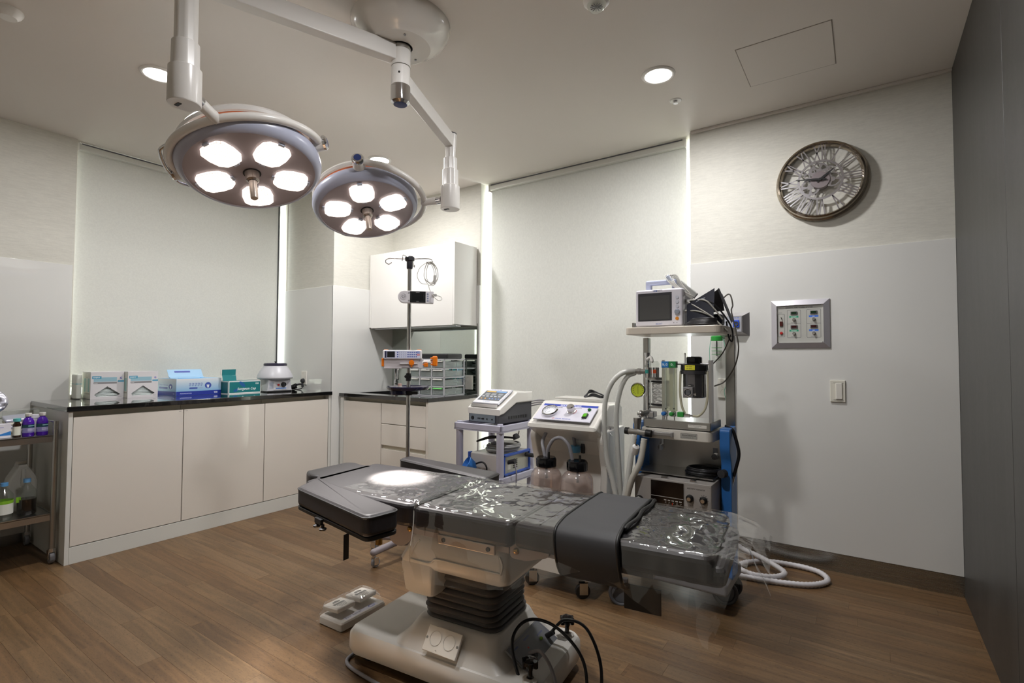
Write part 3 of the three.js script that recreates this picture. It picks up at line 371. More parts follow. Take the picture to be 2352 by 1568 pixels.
{
  const s = socket2('wall_socket', 'double wall socket with a black plug, on the column above the counter', [-4.028, 0.976, ZC + 0.0015], 0);
  const own = (n, g, m) => cen.attach(part(n, g, m));
  own('power_plug', [LA([[0.0, 0], [0.019, 0], [0.019, 0.014], [0.013, 0.024], [0, 0.026]], [0, 0, 0], [PI / 2, 0, 0]), tf(CY(0.007, 0.011, 0.05, [0, -0.026, 0.016]), [0, 0, 0], [0.15, 0, 0])].map((g) => tf(g, [-4.028, 0.951, ZC + 0.0105])), M.rubber);
  own('plug_cord', TB([[-4.028, 0.906, ZC + 0.0225], [-4.032, 0.886, ZC + 0.0245], [-4.06, 0.8785, ZC + 0.04], [-4.12, 0.878, ZC + 0.06], [-4.17, 0.878, ZC + 0.1], [-4.18, 0.878, ZC + 0.14]], 0.0038, 40, 8), M.cableBlack);
  for (let k = 0; k < 4; k++) own('cord_loop', TB([[-4.12, YT + 0.006 + k * 0.006, -2.57], [-4.06, YT + 0.018 + k * 0.007, -2.54 - k * 0.006], [-4.02, YT + 0.03 + k * 0.008, -2.56 - k * 0.004], [-4.05, YT + 0.016 + k * 0.006, -2.6 + k * 0.004], [-4.11, YT + 0.008 + k * 0.006, -2.59]], 0.0042, 40, 7, true), M.cableBlack);
  own('cord_end', TB([[-4.1, YT + 0.012, -2.55], [-4.03, YT + 0.045, -2.59], [-4.0, YT + 0.05, -2.61]], 0.008, 16, 8), M.rubber);
  own('white_cord', TB([[-3.95, YT + 0.05, -2.45], [-3.93, YT + 0.03, -2.465], [-3.93, YT + 0.004, -2.475], [-3.98, YT + 0.004, -2.49], [-4.05, YT + 0.004, -2.52]], 0.0025, 30, 6), M.cableWhite);
}
{ // sink counter: drawer organiser and small things
  const fr = std('#b3b4b8', 0.4), clr = phy('#e2eae8', 0.12, { transmission: 0.75, thickness: 0 }), y0 = 0.8585, W = 0.36, D = 0.25, RH = 0.0695;
  const t = thing('drawer_organizer', 'grey frame organizer with twelve clear drawers on the sink counter', 'organizer', [-2.822, y0, -3.03], 0.06);
  const bars = []; for (const x of [-W / 2, -W / 6, W / 6, W / 2]) for (const z of [-D / 2, D / 2]) bars.push(B(0.009, RH * 4 + 0.01, 0.009, [x, RH * 2 + 0.005, z]));
  for (let r = 0; r <= 4; r++) { for (const z of [-D / 2, D / 2]) bars.push(B(W + 0.009, 0.009, 0.009, [0, r * RH + 0.005, z])); for (const x of [-W / 2, W / 2]) bars.push(B(0.009, 0.009, D, [x, r * RH + 0.005, 0])); bars.push(B(W, 0.002, D, [0, r * RH + 0.004, 0])); }
  part('frame', bars, fr, t);
  const cont = [std('#7f8f92', 0.5), std('#9aa3a6', 0.45), std('#5f6a6c', 0.5)];
  for (let r = 0; r < 4; r++) for (let c = 0; c < 3; c++) {
    const x = (c - 1) * W / 3, y = r * RH + 0.011, d = part('drawer', [B(W / 3 - 0.014, RH - 0.016, 0.0015, [x, y + RH / 2 - 0.006, D / 2 - 0.002]), B(W / 3 - 0.014, 0.0015, D - 0.02, [x, y, 0]), B(0.0015, RH - 0.022, D - 0.02, [x - W / 6 + 0.008, y + RH / 2 - 0.01, 0]), B(0.0015, RH - 0.022, D - 0.02, [x + W / 6 - 0.008, y + RH / 2 - 0.01, 0])], clr, t);
    part('drawer_pull', B(W / 3 - 0.03, 0.008, 0.012, [x, y + RH - 0.02, D / 2 + 0.006], 0.002, 1), r === 0 && c > 0 ? std('#7fe07a', 0.4) : M.white, d);
    const items = []; for (let k = 0; k < 5; k++) items.push(tf(B(rr(0.05, 0.09), rr(0.006, 0.012), rr(0.1, 0.18), [0, 0, 0], 0.002, 1), [x + rr(-0.008, 0.008), y + 0.006 + k * 0.0085, rr(-0.02, 0.03)], [rr(-0.12, 0.12), rr(-0.15, 0.15), rr(-0.2, 0.2)]));
    part('drawer_contents', items, cont[(r + c) % 3], d).userData.kind = 'stuff';
  }
  const tray = single('black_tray', 'flat black instrument tray lying on the clear drawer organizer', 'tray', tf(B(0.3, 0.04, 0.2, [0, 0.0205, 0], 0.012, 3), [-2.785, y0 + RH * 4 + 0.01, -3.03], [0, 0.06, 0]), std('#17181a', 0.5));
  const g = thing('glucose_meter', 'small white glucose meter resting on the drawer organizer', 'meter', [-2.955, y0 + RH * 4 + 0.0101, -2.93], 0.1); part('meter_case', B(0.05, 0.026, 0.03, [0, 0.013, 0], 0.008, 3), std('#c9cdd4', 0.4), g); part('meter_screen', B(0.026, 0.01, 0.001, [0, 0.014, 0.0152]), M.darkgrey, g);
  socket2('wall_socket', 'double wall socket mounted on the mirror behind the drawer organizer', [-2.719, 0.951, ZB + 0.0025], 0);
}
// ---------------------------------------------------------------- steel trolley at the left edge
{
  const X0 = -4.23, X1 = -3.75, Z0 = -0.925, Z1 = -0.33, t = thing('steel_trolley', 'stainless steel two-shelf trolley on casters at the left edge', 'trolley');
  for (const [y, n] of [[0.71, 1], [0.275, 0]]) part('shelf', [BX(X0, X1, y - 0.003, y, Z0, Z1), BX(X1 - 0.003, X1, y - 0.035, y + 0.004, Z0, Z1), BX(X0, X0 + 0.003, y - 0.035, y + 0.004, Z0, Z1), BX(X0, X1, y - 0.035, y + 0.004, Z0, Z0 + 0.003), BX(X0, X1, y - 0.035, y + 0.004, Z1 - 0.003, Z1)], M.steel, t);
  const rail = M.chrome;
  for (const x of [X0, X1]) for (const z of [Z0 - 0.003, Z1 + 0.003]) {
    part('post', CY(0.0125, 0.0125, 0.71, [x, 0.435, z]), M.steel, t);
    const c = part('caster', [CY(0.016, 0.016, 0.02, [x, 0.075, z]), B(0.03, 0.05, 0.004, [x - 0.01, 0.05, z + 0.014]), B(0.03, 0.05, 0.004, [x - 0.01, 0.05, z - 0.014])], M.chrome, t);
    part('caster_wheel', tf(LA([[0, -0.011], [0.03, -0.011], [0.033, -0.006], [0.033, 0.006], [0.03, 0.011], [0, 0.011]]), [x - 0.008, 0.034, z], [PI / 2, 0, 0]), std('#77777a', 0.5), c);
  }
  part('guard_rail', [ROD([X0, 0.785, Z0], [X0, 0.785, Z1], 0.006), ROD([X0, 0.785, Z0], [X1, 0.785, Z0], 0.006)], M.steel, t);
  // things on it
  const purp = std('#4a1f9a', 0.12), lab1 = canvasTex(128, 128, (x) => { x.fillStyle = '#8a86b8'; x.fillRect(0, 0, 128, 128); x.fillStyle = '#1d4654'; x.fillRect(0, 0, 128, 52); x.fillStyle = '#d9d6ea'; x.fillRect(8, 66, 112, 8); x.fillRect(8, 82, 90, 6); x.fillRect(8, 96, 60, 6); x.fillStyle = '#9ec7cf'; x.fillRect(10, 16, 80, 12); });
  const purple = (label, x, z) => { const b = thing('medicine_bottle', label, 'bottle', [x, 0.711, z], 0.9, 'purple medicine bottles on the trolley'); part('bottle_body', LA([[0, 0], [0.024, 0], [0.0255, 0.006], [0.0255, 0.075], [0.02, 0.094], [0.0115, 0.103], [0.0115, 0.11]]), purp, b); part('bottle_label', LA([[0.0258, 0.02], [0.0258, 0.065]]), printMat(lab1), b); part('bottle_cap', LA([[0.0135, 0.108], [0.0145, 0.11], [0.0145, 0.126], [0, 0.127]]), M.white, b); };
  purple('purple medicine bottle standing next to the brown vial', -3.83, -0.829); purple('purple medicine bottle nearest the trolley corner post', -3.83, -0.888);
  const br = thing('brown_vial', 'brown glass vial with turquoise cap on the trolley', 'vial', [-3.83, 0.711, -0.783]); part('vial_body', LA([[0, 0], [0.0165, 0], [0.017, 0.004], [0.017, 0.066], [0.012, 0.078], [0.011, 0.086]]), std('#2a1608', 0.1), br); part('vial_label', LA([[0.0173, 0.01], [0.0173, 0.058]]), std('#dcdccf', 0.5), br); part('vial_cap', CY(0.016, 0.016, 0.016, [0, 0.093, 0]), std('#56b3b3', 0.4), br);
  const wb = canvasTex(128, 96, (x) => { x.fillStyle = '#dedce4'; x.fillRect(0, 0, 128, 96); x.fillStyle = '#2f7cc8'; x.beginPath(); x.moveTo(0, 80); x.lineTo(40, 58); x.lineTo(70, 68); x.lineTo(128, 50); x.lineTo(128, 80); x.fill(); x.fillStyle = '#8a8ac0'; x.fillRect(6, 20, 80, 4); x.fillRect(6, 30, 60, 3); });
  const bx = thing('carton_box', 'small white carton with a blue wave on the trolley', 'carton', [-3.85, 0.711, -0.715], PI / 2); part('carton', B(0.09, 0.075, 0.05, [0, 0.0375, 0], 0.001, 1), std('#d9d7de', 0.5), bx); part('carton_print', PL(0.088, 0.073, [0, 0.0375, 0.0256]), printMat(wb), bx);
  const foilTex = dataTex(128, 128, (u, v) => { const n = 255 * vnoise(u * 14, v * 14, 14, 14); return [n, n, n]; }, false);
  const fo = thing('foil_roll', 'crumpled foil-covered disc standing at the left edge of the trolley', 'foil', [-3.93, 0.711, -0.7], PI / 2); part('foil', tf(LA([[0, 0.03], [0.05, 0.03], [0.062, 0.02], [0.064, 0], [0.055, -0.012], [0, -0.014]], [0, 0, 0], [0, 0, 0], 40), [0, 0.19, 0], [PI / 2 - 0.2, 0, 0]), new THREE.MeshStandardMaterial({ color: '#d9d9e4', metalness: 0.9, roughness: 0.25, bumpMap: foilTex, bumpScale: 0.004 }), fo); part('foil_stand', LA([[0.03, 0], [0.035, 0.004], [0.03, 0.13], [0, 0.13]]), M.offwhite, fo);
  const cs = thing('clear_case', 'clear plastic case with wrapped items at the back of the trolley', 'case', [-4.06, 0.711, -0.835], PI / 2); part('case_shell', [BX(-0.08, 0.08, 0.13, 0.132, -0.06, 0.06), BX(-0.08, -0.078, 0, 0.13, -0.06, 0.06), BX(0.078, 0.08, 0, 0.13, -0.06, 0.06), BX(-0.08, 0.08, 0, 0.13, -0.06, -0.058), BX(-0.08, 0.08, 0, 0.002, -0.06, 0.06)], M.clear, cs);
  for (let k = 0; k < 4; k++) part('wrapped_item', tf(B(0.13, 0.018, 0.08, [0, 0, 0], 0.007, 2), [rr(-0.005, 0.005), 0.014 + k * 0.023, 0], [0.1 * k, rr(-0.1, 0.1), 0.04 * (k - 2)]), k % 2 ? std('#c9c9dc', 0.25, 0.4) : std('#d9d4c4', 0.4), cs);
  const wc = single('white_jar', 'white plastic jar behind the two purple bottles', 'jar', LA([[0, 0], [0.03, 0], [0.03, 0.085], [0.027, 0.088], [0.031, 0.09], [0.031, 0.108], [0, 0.11]], [-3.93, 0.711, -0.872]), std('#d6d4dc', 0.4));
  const milky = phy('#dcdcd6', 0.5, { transmission: 0.35, thickness: 0 });
  const jug = thing('plastic_jug', 'large translucent plastic jug on the lower trolley shelf', 'jug', [-4.0, 0.276, -0.842], PI / 2); part('jug_body', [EX(SH([[-0.062, 0], [0.062, 0], [0.064, 0.16], [0.056, 0.19], [0.024, 0.245], [0.02, 0.262], [-0.02, 0.262], [-0.024, 0.245], [-0.056, 0.19], [-0.064, 0.16]]), 0.07, 0.012, [0, 0, -0.035])], milky, jug); part('jug_cap', CY(0.024, 0.024, 0.014, [0, 0.268, 0]), M.offwhite, jug); part('jug_handle', TB([[0, 0.235, 0.038], [0, 0.215, 0.052], [0, 0.16, 0.052], [0, 0.14, 0.044]], 0.01, 20, 8), milky, jug);
  const db = thing('dark_liquid_bottle', 'clear bottle half full of dark brown liquid, blue cap, lower trolley shelf', 'bottle', [-3.85, 0.276, -0.838]); part('bottle_shell', LA([[0, 0.0], [0.04, 0], [0.0435, 0.01], [0.042, 0.05], [0.0435, 0.09], [0.04, 0.13], [0.016, 0.165], [0.013, 0.18]]), M.clear, db); part('dark_liquid', LA([[0, 0.003], [0.038, 0.003], [0.041, 0.012], [0.0395, 0.05], [0.041, 0.088], [0, 0.089]]), std('#140c0a', 0.08), db); part('bottle_cap', CY(0.0165, 0.0165, 0.02, [0, 0.187, 0]), std('#6fa8dc', 0.4), db); part('green_tab', B(0.002, 0.03, 0.02, [0.02, 0.09, 0.038]), std('#7fb52a', 0.5), db);
  const gb = thing('saline_bottle', 'clear bottle with a green and white label at the left picture edge', 'bottle', [-3.83, 0.276, -0.742]); part('bottle_shell', LA([[0, 0], [0.036, 0], [0.038, 0.008], [0.038, 0.13], [0.015, 0.165], [0.013, 0.18]]), M.clear, gb); part('bottle_label', LA([[0.0383, 0.03], [0.0383, 0.085]]), std('#e6e8e0', 0.5), gb); part('green_band', LA([[0.0384, 0.085], [0.0384, 0.102]]), std('#86bf2e', 0.5), gb); part('bottle_cap', CY(0.016, 0.016, 0.018, [0, 0.186, 0]), std('#5f9fd8', 0.4), gb);
}
// ---------------------------------------------------------------- operating table
{
  const t = thing('operating_table', 'operating table with black leather cushions, bellows column and white cast base', 'operating table', [-1.143, 0, -1.55], 0.105);
  const cast = phy('#d9d6cf', 0.42, { clearcoat: 0.3, clearcoatRoughness: 0.2 }), castDull = std('#d4cfc6', 0.6), bel = std('#54514f', 0.5), railM = std('#bdb6b0', 0.3, 0.85), paintM = std('#a39a96', 0.45, 0.1), L = M.leather;
  // base
  const base = part('base_cover', [LOFT([[0.028, 0.80, 0.41, 0.05, -0.135, 0], [0.05, 0.818, 0.43, 0.055, -0.135, 0], [0.098, 0.815, 0.426, 0.055, -0.135, 0], [0.113, 0.795, 0.406, 0.05, -0.135, 0], [0.118, 0.76, 0.37, 0.04, -0.135, 0]]), LOFT([[0.11, 0.5, 0.40, 0.05, -0.09, 0.0], [0.125, 0.45, 0.375, 0.05, -0.09, 0], [0.16, 0.38, 0.335, 0.045, -0.09, -0.005], [0.19, 0.345, 0.296, 0.04, -0.09, -0.016], [0.194, 0.33, 0.28, 0.035, -0.09, -0.02]])], cast, t);
  part('base_frame', [BX(-0.5, 0.22, 0.004, 0.03, -0.17, 0.17)], M.black, t);
  parts('level_foot', [[-0.46, 0.15], [-0.46, -0.15], [0.2, 0.15], [0.2, -0.15]].map(([u, v]) => CY(0.022, 0.026, 0.02, [u, 0.01, v])), M.rubber, t);
  // sockets on the sloping front
  const sk = part('socket_plate', tf(B(0.142, 0.012, 0.082, [0, 0, 0], 0.003, 2), [-0.1, 0.165, 0.182], [0.95, -0.02, 0]), std('#e6e2d8', 0.35), t);
  const sm = new THREE.Euler(0.95, -0.02, 0), sq = new THREE.Quaternion().setFromEuler(sm), onPlate = (x, z, g) => { g.applyQuaternion(sq); return tf(g, V3(x, 0.0064, z).applyQuaternion(sq).add(V3(-0.1, 0.165, 0.182)).toArray()); };
  for (const x of [-0.029, 0.029]) { const o = part('socket_face', onPlate(x, -0.004, LA([[0.024, 0.001], [0.0225, 0.001], [0.021, -0.004], [0, -0.0045]])), std('#d2cec4', 0.4), sk); parts('pin_hole', [onPlate(x - 0.0095, -0.006, CY(0.003, 0.003, 0.002, [0, -0.003, 0])), onPlate(x + 0.0095, -0.002, CY(0.003, 0.003, 0.002, [0, -0.003, 0]))], M.black, o); }
  parts('plate_screw', [onPlate(-0.064, 0, CY(0.004, 0.004, 0.002)), onPlate(0.064, 0, CY(0.004, 0.004, 0.002))], M.steel, sk);
  const pt = canvasTex(64, 16, (x) => { x.fillStyle = '#e6e2d8'; x.fillRect(0, 0, 64, 16); x.fillStyle = '#222'; x.font = 'bold 12px sans-serif'; x.fillText('· ¥ ·', 16, 13); });
  part('plate_print', onPlate(-0.01, 0.031, PL(0.03, 0.0075, [0, 0.0002, 0], [-PI / 2, 0, 0])), printMat(pt), sk);
  // connection panel on the foot side
  const cp = canvasTex(256, 160, (x) => { x.fillStyle = '#77797c'; x.fillRect(0, 0, 256, 160); x.strokeStyle = '#4d4f7c'; x.strokeRect(8, 8, 240, 144); x.fillStyle = '#3d4488'; x.font = 'bold 11px sans-serif'; x.fillText('POWER', 20, 30); x.fillText('REMOTE', 104, 30); x.fillText('BATTERY', 180, 60); x.fillText('AC 220V', 20, 120); x.fillStyle = '#b03030'; x.fillRect(90, 60, 8, 8); });
  const pp = part('connection_panel', tf(B(0.12, 0.008, 0.24, [0, 0, 0], 0.002, 1), [0.165, 0.133, 0.0], [0, 0, -0.5]), std('#8a8b8d', 0.4), t);
  part('panel_print', tf(PL(0.235, 0.115, [0, 0, 0], [-PI / 2, 0, 0]), [0.1652 + 0.0022, 0.1375 + 0.0001, 0], [0, PI / 2, 0].map((v, i) => [0, PI / 2, 0][i])).applyMatrix4(new THREE.Matrix4().makeTranslation(-0.1674, -0.1376, 0)).applyMatrix4(new THREE.Matrix4().makeRotationZ(-0.5)).applyMatrix4(new THREE.Matrix4().makeTranslation(0.1671, 0.1376, 0)), printMat(cp), pp);
  part('panel_lamp', SP(0.006, [0.168, 0.14, -0.05]), std('#8ab83a', 0.3), pp); parts('panel_plug', [tf(CY(0.009, 0.009, 0.04), [0.185, 0.142, -0.085], [0, 0, -0.9]), tf(CY(0.009, 0.009, 0.03), [0.19, 0.138, 0.06], [0, 0, -0.9])], M.darkgrey, pp);
  for (const v of [-0.155, 0.155]) { const k = part('lock_knob', [LA([[0, 0.03], [0.008, 0.03], [0.008, 0.06], [0.02, 0.063], [0.026, 0.072], [0.024, 0.082], [0.012, 0.086], [0, 0.086]], [0.225, 0.1, v], [0, 0, 0], 20), ...[0, 1, 2, 3, 4, 5].map((q) => CY(0.0075, 0.0075, 0.02, [0.225 + 0.021 * Math.cos(q * PI / 3), 0.172, v + 0.021 * Math.sin(q * PI / 3)], [0, 0, 0], 10))], M.blackGloss, t); part('knob_stem', CY(0.0065, 0.0065, 0.05, [0.225, 0.125, v]), M.chrome, k); part('knob_boss', LA([[0.028, 0.1], [0.026, 0.122], [0.012, 0.127]], [0.225, 0, v]), castDull, k); }
  // bellows
  const lv = []; let y = 0.178; const N = 11; for (let i = 0; i < N; i++) { const h = 0.0135 + i * 0.00185, w = 0.318 + 0.006 * Math.sin(i), d = 0.268 + 0.004 * Math.cos(i * 1.7), ox = -0.09 + 0.003 * Math.sin(i * 1.3), oz = -0.02 + 0.003 * Math.cos(i * 2.1); lv.push([y, w - 0.026, d - 0.026, 0.04, ox, oz], [y + h * 0.3, w - 0.006, d - 0.006, 0.048, ox, oz], [y + h * 0.55, w, d, 0.05, ox, oz], [y + h * 0.8, w - 0.008, d - 0.008, 0.048, ox, oz]); y += h; }
  lv.push([y, 0.29, 0.24, 0.04, -0.09, -0.02]); part('bellows', LOFT(lv, 7), bel, t);
  // column head
  const hd = part('column_head', [LOFT([[0.385, 0.4, 0.3, 0.03, -0.075, 0.0], [0.4, 0.445, 0.35, 0.03, -0.075, 0], [0.42, 0.46, 0.366, 0.03, -0.075, 0], [0.5, 0.4, 0.352, 0.03, -0.055, 0], [0.516, 0.38, 0.33, 0.02, -0.055, 0]]), LOFT([[0.3, 0.12, 0.17, 0.02, -0.215, 0.085], [0.31, 0.135, 0.185, 0.02, -0.215, 0.085], [0.4, 0.155, 0.19, 0.02, -0.22, 0.088], [0.43, 0.15, 0.18, 0.02, -0.22, 0.085]])], cast, t);
  const ridge = (pts) => part('cast_ridge', TB(pts, 0.0035, 30, 6), cast, hd);
  ridge([[-0.252, 0.425, 0.183], [-0.225, 0.48, 0.179], [-0.21, 0.495, 0.1775]]); ridge([[-0.252, 0.425, 0.183], [-0.16, 0.425, 0.184], [-0.13, 0.443, 0.182], [0.0, 0.443, 0.182], [0.13, 0.443, 0.182]]); ridge([[0.13, 0.443, 0.182], [0.135, 0.47, 0.18], [0.125, 0.495, 0.1775]]);
  const txt = new TextGeometry('JINSOL', { font, size: 0.02, depth: 0.003, curveSegments: 3 }); txt.computeBoundingBox(); part('cast_lettering', tf(txt, [-0.285, 0.372, 0.1785], [0, 0, 0], [0.95, 1, 1]), cast, hd);
  // frame under the cushions
  part('seat_frame', [BX(-0.235, 0.155, 0.512, 0.548, -0.175, 0.172), ], paintM, t);
  const ar = part('accessory_rail', [B(0.232, 0.034, 0.01, [0.0, 0.522, 0.192], 0.004, 2)], railM, t); parts('rail_bolt', [-0.09, 0.09].map((u) => CY(0.0075, 0.0075, 0.004, [u, 0.522, 0.198], [PI / 2, 0, 0])), M.darkgrey, ar); parts('rail_spacer', [-0.09, 0.09].map((u) => CY(0.008, 0.008, 0.02, [u, 0.522, 0.18], [PI / 2, 0, 0])), M.steel, ar);
  part('accessory_rail', [B(0.232, 0.034, 0.01, [0.0, 0.522, -0.195], 0.004, 2)], railM, t);
  part('back_frame', [BX(-0.78, -0.27, 0.522, 0.545, -0.19, 0.15), EX(roundPoly([[-0.36, 0.47], [-0.3, 0.45], [-0.235, 0.5], [-0.235, 0.55], [-0.36, 0.55]], 0.03), 0.012, 0.001, [0, 0, 0.16]), EX(roundPoly([[-0.36, 0.47], [-0.3, 0.45], [-0.235, 0.5], [-0.235, 0.55], [-0.36, 0.55]], 0.03), 0.012, 0.001, [0, 0, -0.19])], paintM, t);
  parts('pivot_bolt', [[-0.257, 0.527, 0.175], [0.185, 0.527, 0.178]].map(([u, yy, v]) => SP(0.011, [u, yy, v], [1, 1, 0.6])), M.brass, t);
  part('lift_strut', ROD([-0.36, 0.5, 0.1], [-0.2, 0.42, 0.05], 0.012), M.steel, t);
  part('leg_frame', [BX(0.165, 0.62, 0.52, 0.547, 0.13, 0.16), BX(0.165, 0.62, 0.52, 0.547, -0.17, -0.14), BX(0.58, 0.62, 0.52, 0.547, -0.17, 0.16), EX(roundPoly([[0.16, 0.5], [0.22, 0.5], [0.3, 0.525], [0.3, 0.55], [0.16, 0.55]], 0.015), 0.01, 0.001, [0, 0, 0.163])], paintM, t);
  part('leg_strut', ROD([0.06, 0.47, 0.03], [0.42, 0.53, 0.03], 0.011), M.steel, t);
  // cushions
  const pip = (pts, yy, r, rad = 0.0028) => { const s = roundPoly(pts, r), q = s.getSpacedPoints(80).map((p) => [p.x, yy, p.y]); return TB(q.slice(0, -1), rad, 160, 5, true); };
  part('head_cushion', EX((() => { const s = new THREE.Shape(); s.moveTo(-0.8, 0.215); s.quadraticCurveTo(-0.86, 0.195, -0.9, 0.215); s.quadraticCurveTo(-0.95, 0.24, -0.985, 0.2); s.lineTo(-0.995, -0.02); s.quadraticCurveTo(-0.93, -0.085, -0.87, -0.07); s.quadraticCurveTo(-0.84, -0.11, -0.8, -0.12); s.closePath(); return s; })(), 0.055, 0.014, [0, 0.562, 0], [-PI / 2, 0, 0], 10, 4), L, t);
  const bk = [[-0.845, -0.27], [-0.845, 0.17], [-0.5, 0.21], [-0.205, 0.225], [-0.205, -0.25]]; part('back_cushion', SLAB(bk, 0.548, 0.631, 0.05, 0.016), L, t);
  part('seat_cushion', SLAB([[-0.2, -0.228], [-0.2, 0.228], [0.19, 0.226], [0.19, -0.226]], 0.548, 0.629, 0.025, 0.016), L, t);
  part('leg_cushion', [SLAB([[0.195, -0.225], [0.195, 0.225], [0.79, 0.222], [0.79, -0.222]], 0.552, 0.632, 0.03, 0.02), SLAB([[0.7, -0.21], [0.7, 0.21], [0.82, 0.205], [0.82, -0.205]], 0.545, 0.6, 0.03, 0.02)], L, t);
  parts('cushion_seam', [TB([[-0.2025, 0.627, -0.225], [-0.2025, 0.627, 0.2]], 0.003, 8, 6), TB([[0.1925, 0.626, -0.21], [0.1925, 0.626, 0.21]], 0.003, 8, 6), TB([[0.28, 0.632, -0.2], [0.28, 0.632, 0.2]], 0.002, 8, 6)], M.black, t);
  // arm boards (each has a plate, clamp and cushion)
  const arm = (pts, label) => {
    const p = part('armboard_cushion', SLAB(pts, 0.571, 0.643, 0.035, 0.014), L, t, label);
    part('cushion_piping', pip(pts, 0.634, 0.035), M.black, p);
    const cx = pts.reduce((a, q) => a + q[0], 0) / 4, cv = pts.reduce((a, q) => a + q[1], 0) / 4; part('armboard_plate', SLAB(pts.map(([u, v]) => [cx + (u - cx) * 0.985, cv + (v - cv) * 0.94]), 0.556, 0.57, 0.03, 0.002, 6, 1), M.black, p);
    return p;
  };
  const A1 = [[-0.79, 0.128], [-0.748, 0.276], [-0.226, 0.43], [-0.195, 0.3]], a1 = arm(A1, 'near arm board cushion'); arm([[-0.78, -0.455], [-0.78, -0.36], [-0.165, -0.215], [-0.17, -0.345]], 'far arm board cushion');
  parts('clamp_knob', [[-0.57, 0.325], [-0.52, 0.342]].map(([u, v]) => LA([[0, 0.548], [0.006, 0.548], [0.006, 0.538], [0.014, 0.534], [0.012, 0.528], [0, 0.527]], [u, 0, v], [0, 0, 0], 12)), M.black, a1); part('clamp_bracket', tf(B(0.05, 0.02, 0.012, [0, 0, 0], 0.002, 1), [-0.545, 0.556, 0.338], [0, -0.28, 0]), M.black, a1); part('hanging_strap', B(0.0025, 0.085, 0.022, [-0.35, 0.515, 0.392]), M.black, a1); part('clamp_post', CY(0.012, 0.012, 0.05, [-0.29, 0.53, 0.3]), M.brass, a1);
}
{ // clear vinyl sheet draped on the table
  const o = thing('vinyl_sheet', 'clear vinyl sheet draped over the table cushions, hanging at the foot end', 'vinyl sheet', [-1.143, 0, -1.55], 0.105);
  const bot = [[-0.58, 0.615], [-0.23, 0.6], [-0.2, 0.46], [-0.158, 0.392], [0.0, 0.4], [0.2, 0.438], [0.33, 0.5], [0.447, 0.54], [0.55, 0.51], [0.635, 0.47], [0.785, 0.418], [0.815, 0.5], [0.84, 0.585]];
  const n2 = (a, b) => vnoise(a, b) - 0.5;
  const sheet = grid(150, 90, (a, b) => {
    const u = -0.58 + a * 1.45, top = u < 0.79 ? 0.6365 : 0.6365 - Math.pow((u - 0.79) / 0.08, 1.4) * 0.02, yb = Math.min(lerpTab(bot, u), top - 0.012), far = u < -0.2 ? 0.61 : 0.575, wN = u < -0.2 ? 0.205 : 0.234, wF = -0.23, R = 0.022;
    const d1 = top - far, d2 = 2 * 0.2, Lf = Math.max(0.004, top - far - R), Lt = wN - wF - 2 * R, Ln = Math.max(0.004, top - yb - R), q = R * PI / 2, T = Lf + Lt + Ln + 2 * q; let s = b * T, v, y;
    if (s < Lf) { v = wF; y = far + s; } else if ((s -= Lf) < q) { const g = s / R; v = wF + R - R * Math.cos(g); y = top - R + R * Math.sin(g); } else if ((s -= q) < Lt) { v = wF + R + s; y = top; } else if ((s -= Lt) < q) { const g = s / R; v = wN - R + R * Math.sin(g); y = top - R + R * Math.cos(g); } else { s -= q; v = wN; y = top - R - s; }
    const hang = Math.max(0, (top - 0.02 - y) / 0.2), edge = Math.exp(-Math.pow((v - wN) / 0.05, 2));
    y += hang > 0 ? 0 : (0.0046 * n2(u * 26, v * 9) + 0.006 * Math.max(0, n2(u * 7 + v * 9, v * 5 + 3)) + 0.003 * n2(u * 60, v * 50 + 9)) + 0.003 * Math.exp(-Math.pow((u - 0.1925) / 0.012, 2)) + 0.0028 + (u > -0.24 && u < -0.1 ? 0.004 * Math.exp(-Math.pow((u + 0.17) / 0.05, 2)) : 0);
    v += (0.012 * n2(u * 22, y * 12) + 0.02 * n2(u * 9 + 5, y * 5)) * Math.min(1, hang * 1.6) + 0.03 * hang + 0.006 * n2(u * 40, 3) * edge;
    return [u, y, v];
  });
  part('sheet', sheet, phy('#ffffff', 0.035, { transmission: 1, thickness: 0, ior: 1.85 }), o);
  const corner = grid(14, 24, (a, b) => { const u = 0.868 - 0.002 * a, v = -0.21 + b * 0.36, y = 0.622 - 0.11 * a * (0.4 + 0.6 * b) + 0.012 * n2(b * 7, a * 3); return [u + 0.05 * a + 0.012 * n2(b * 9, 4), y, v]; });
  part('foot_flap', corner, phy('#ffffff', 0.035, { transmission: 1, thickness: 0, ior: 1.85 }), o);
}
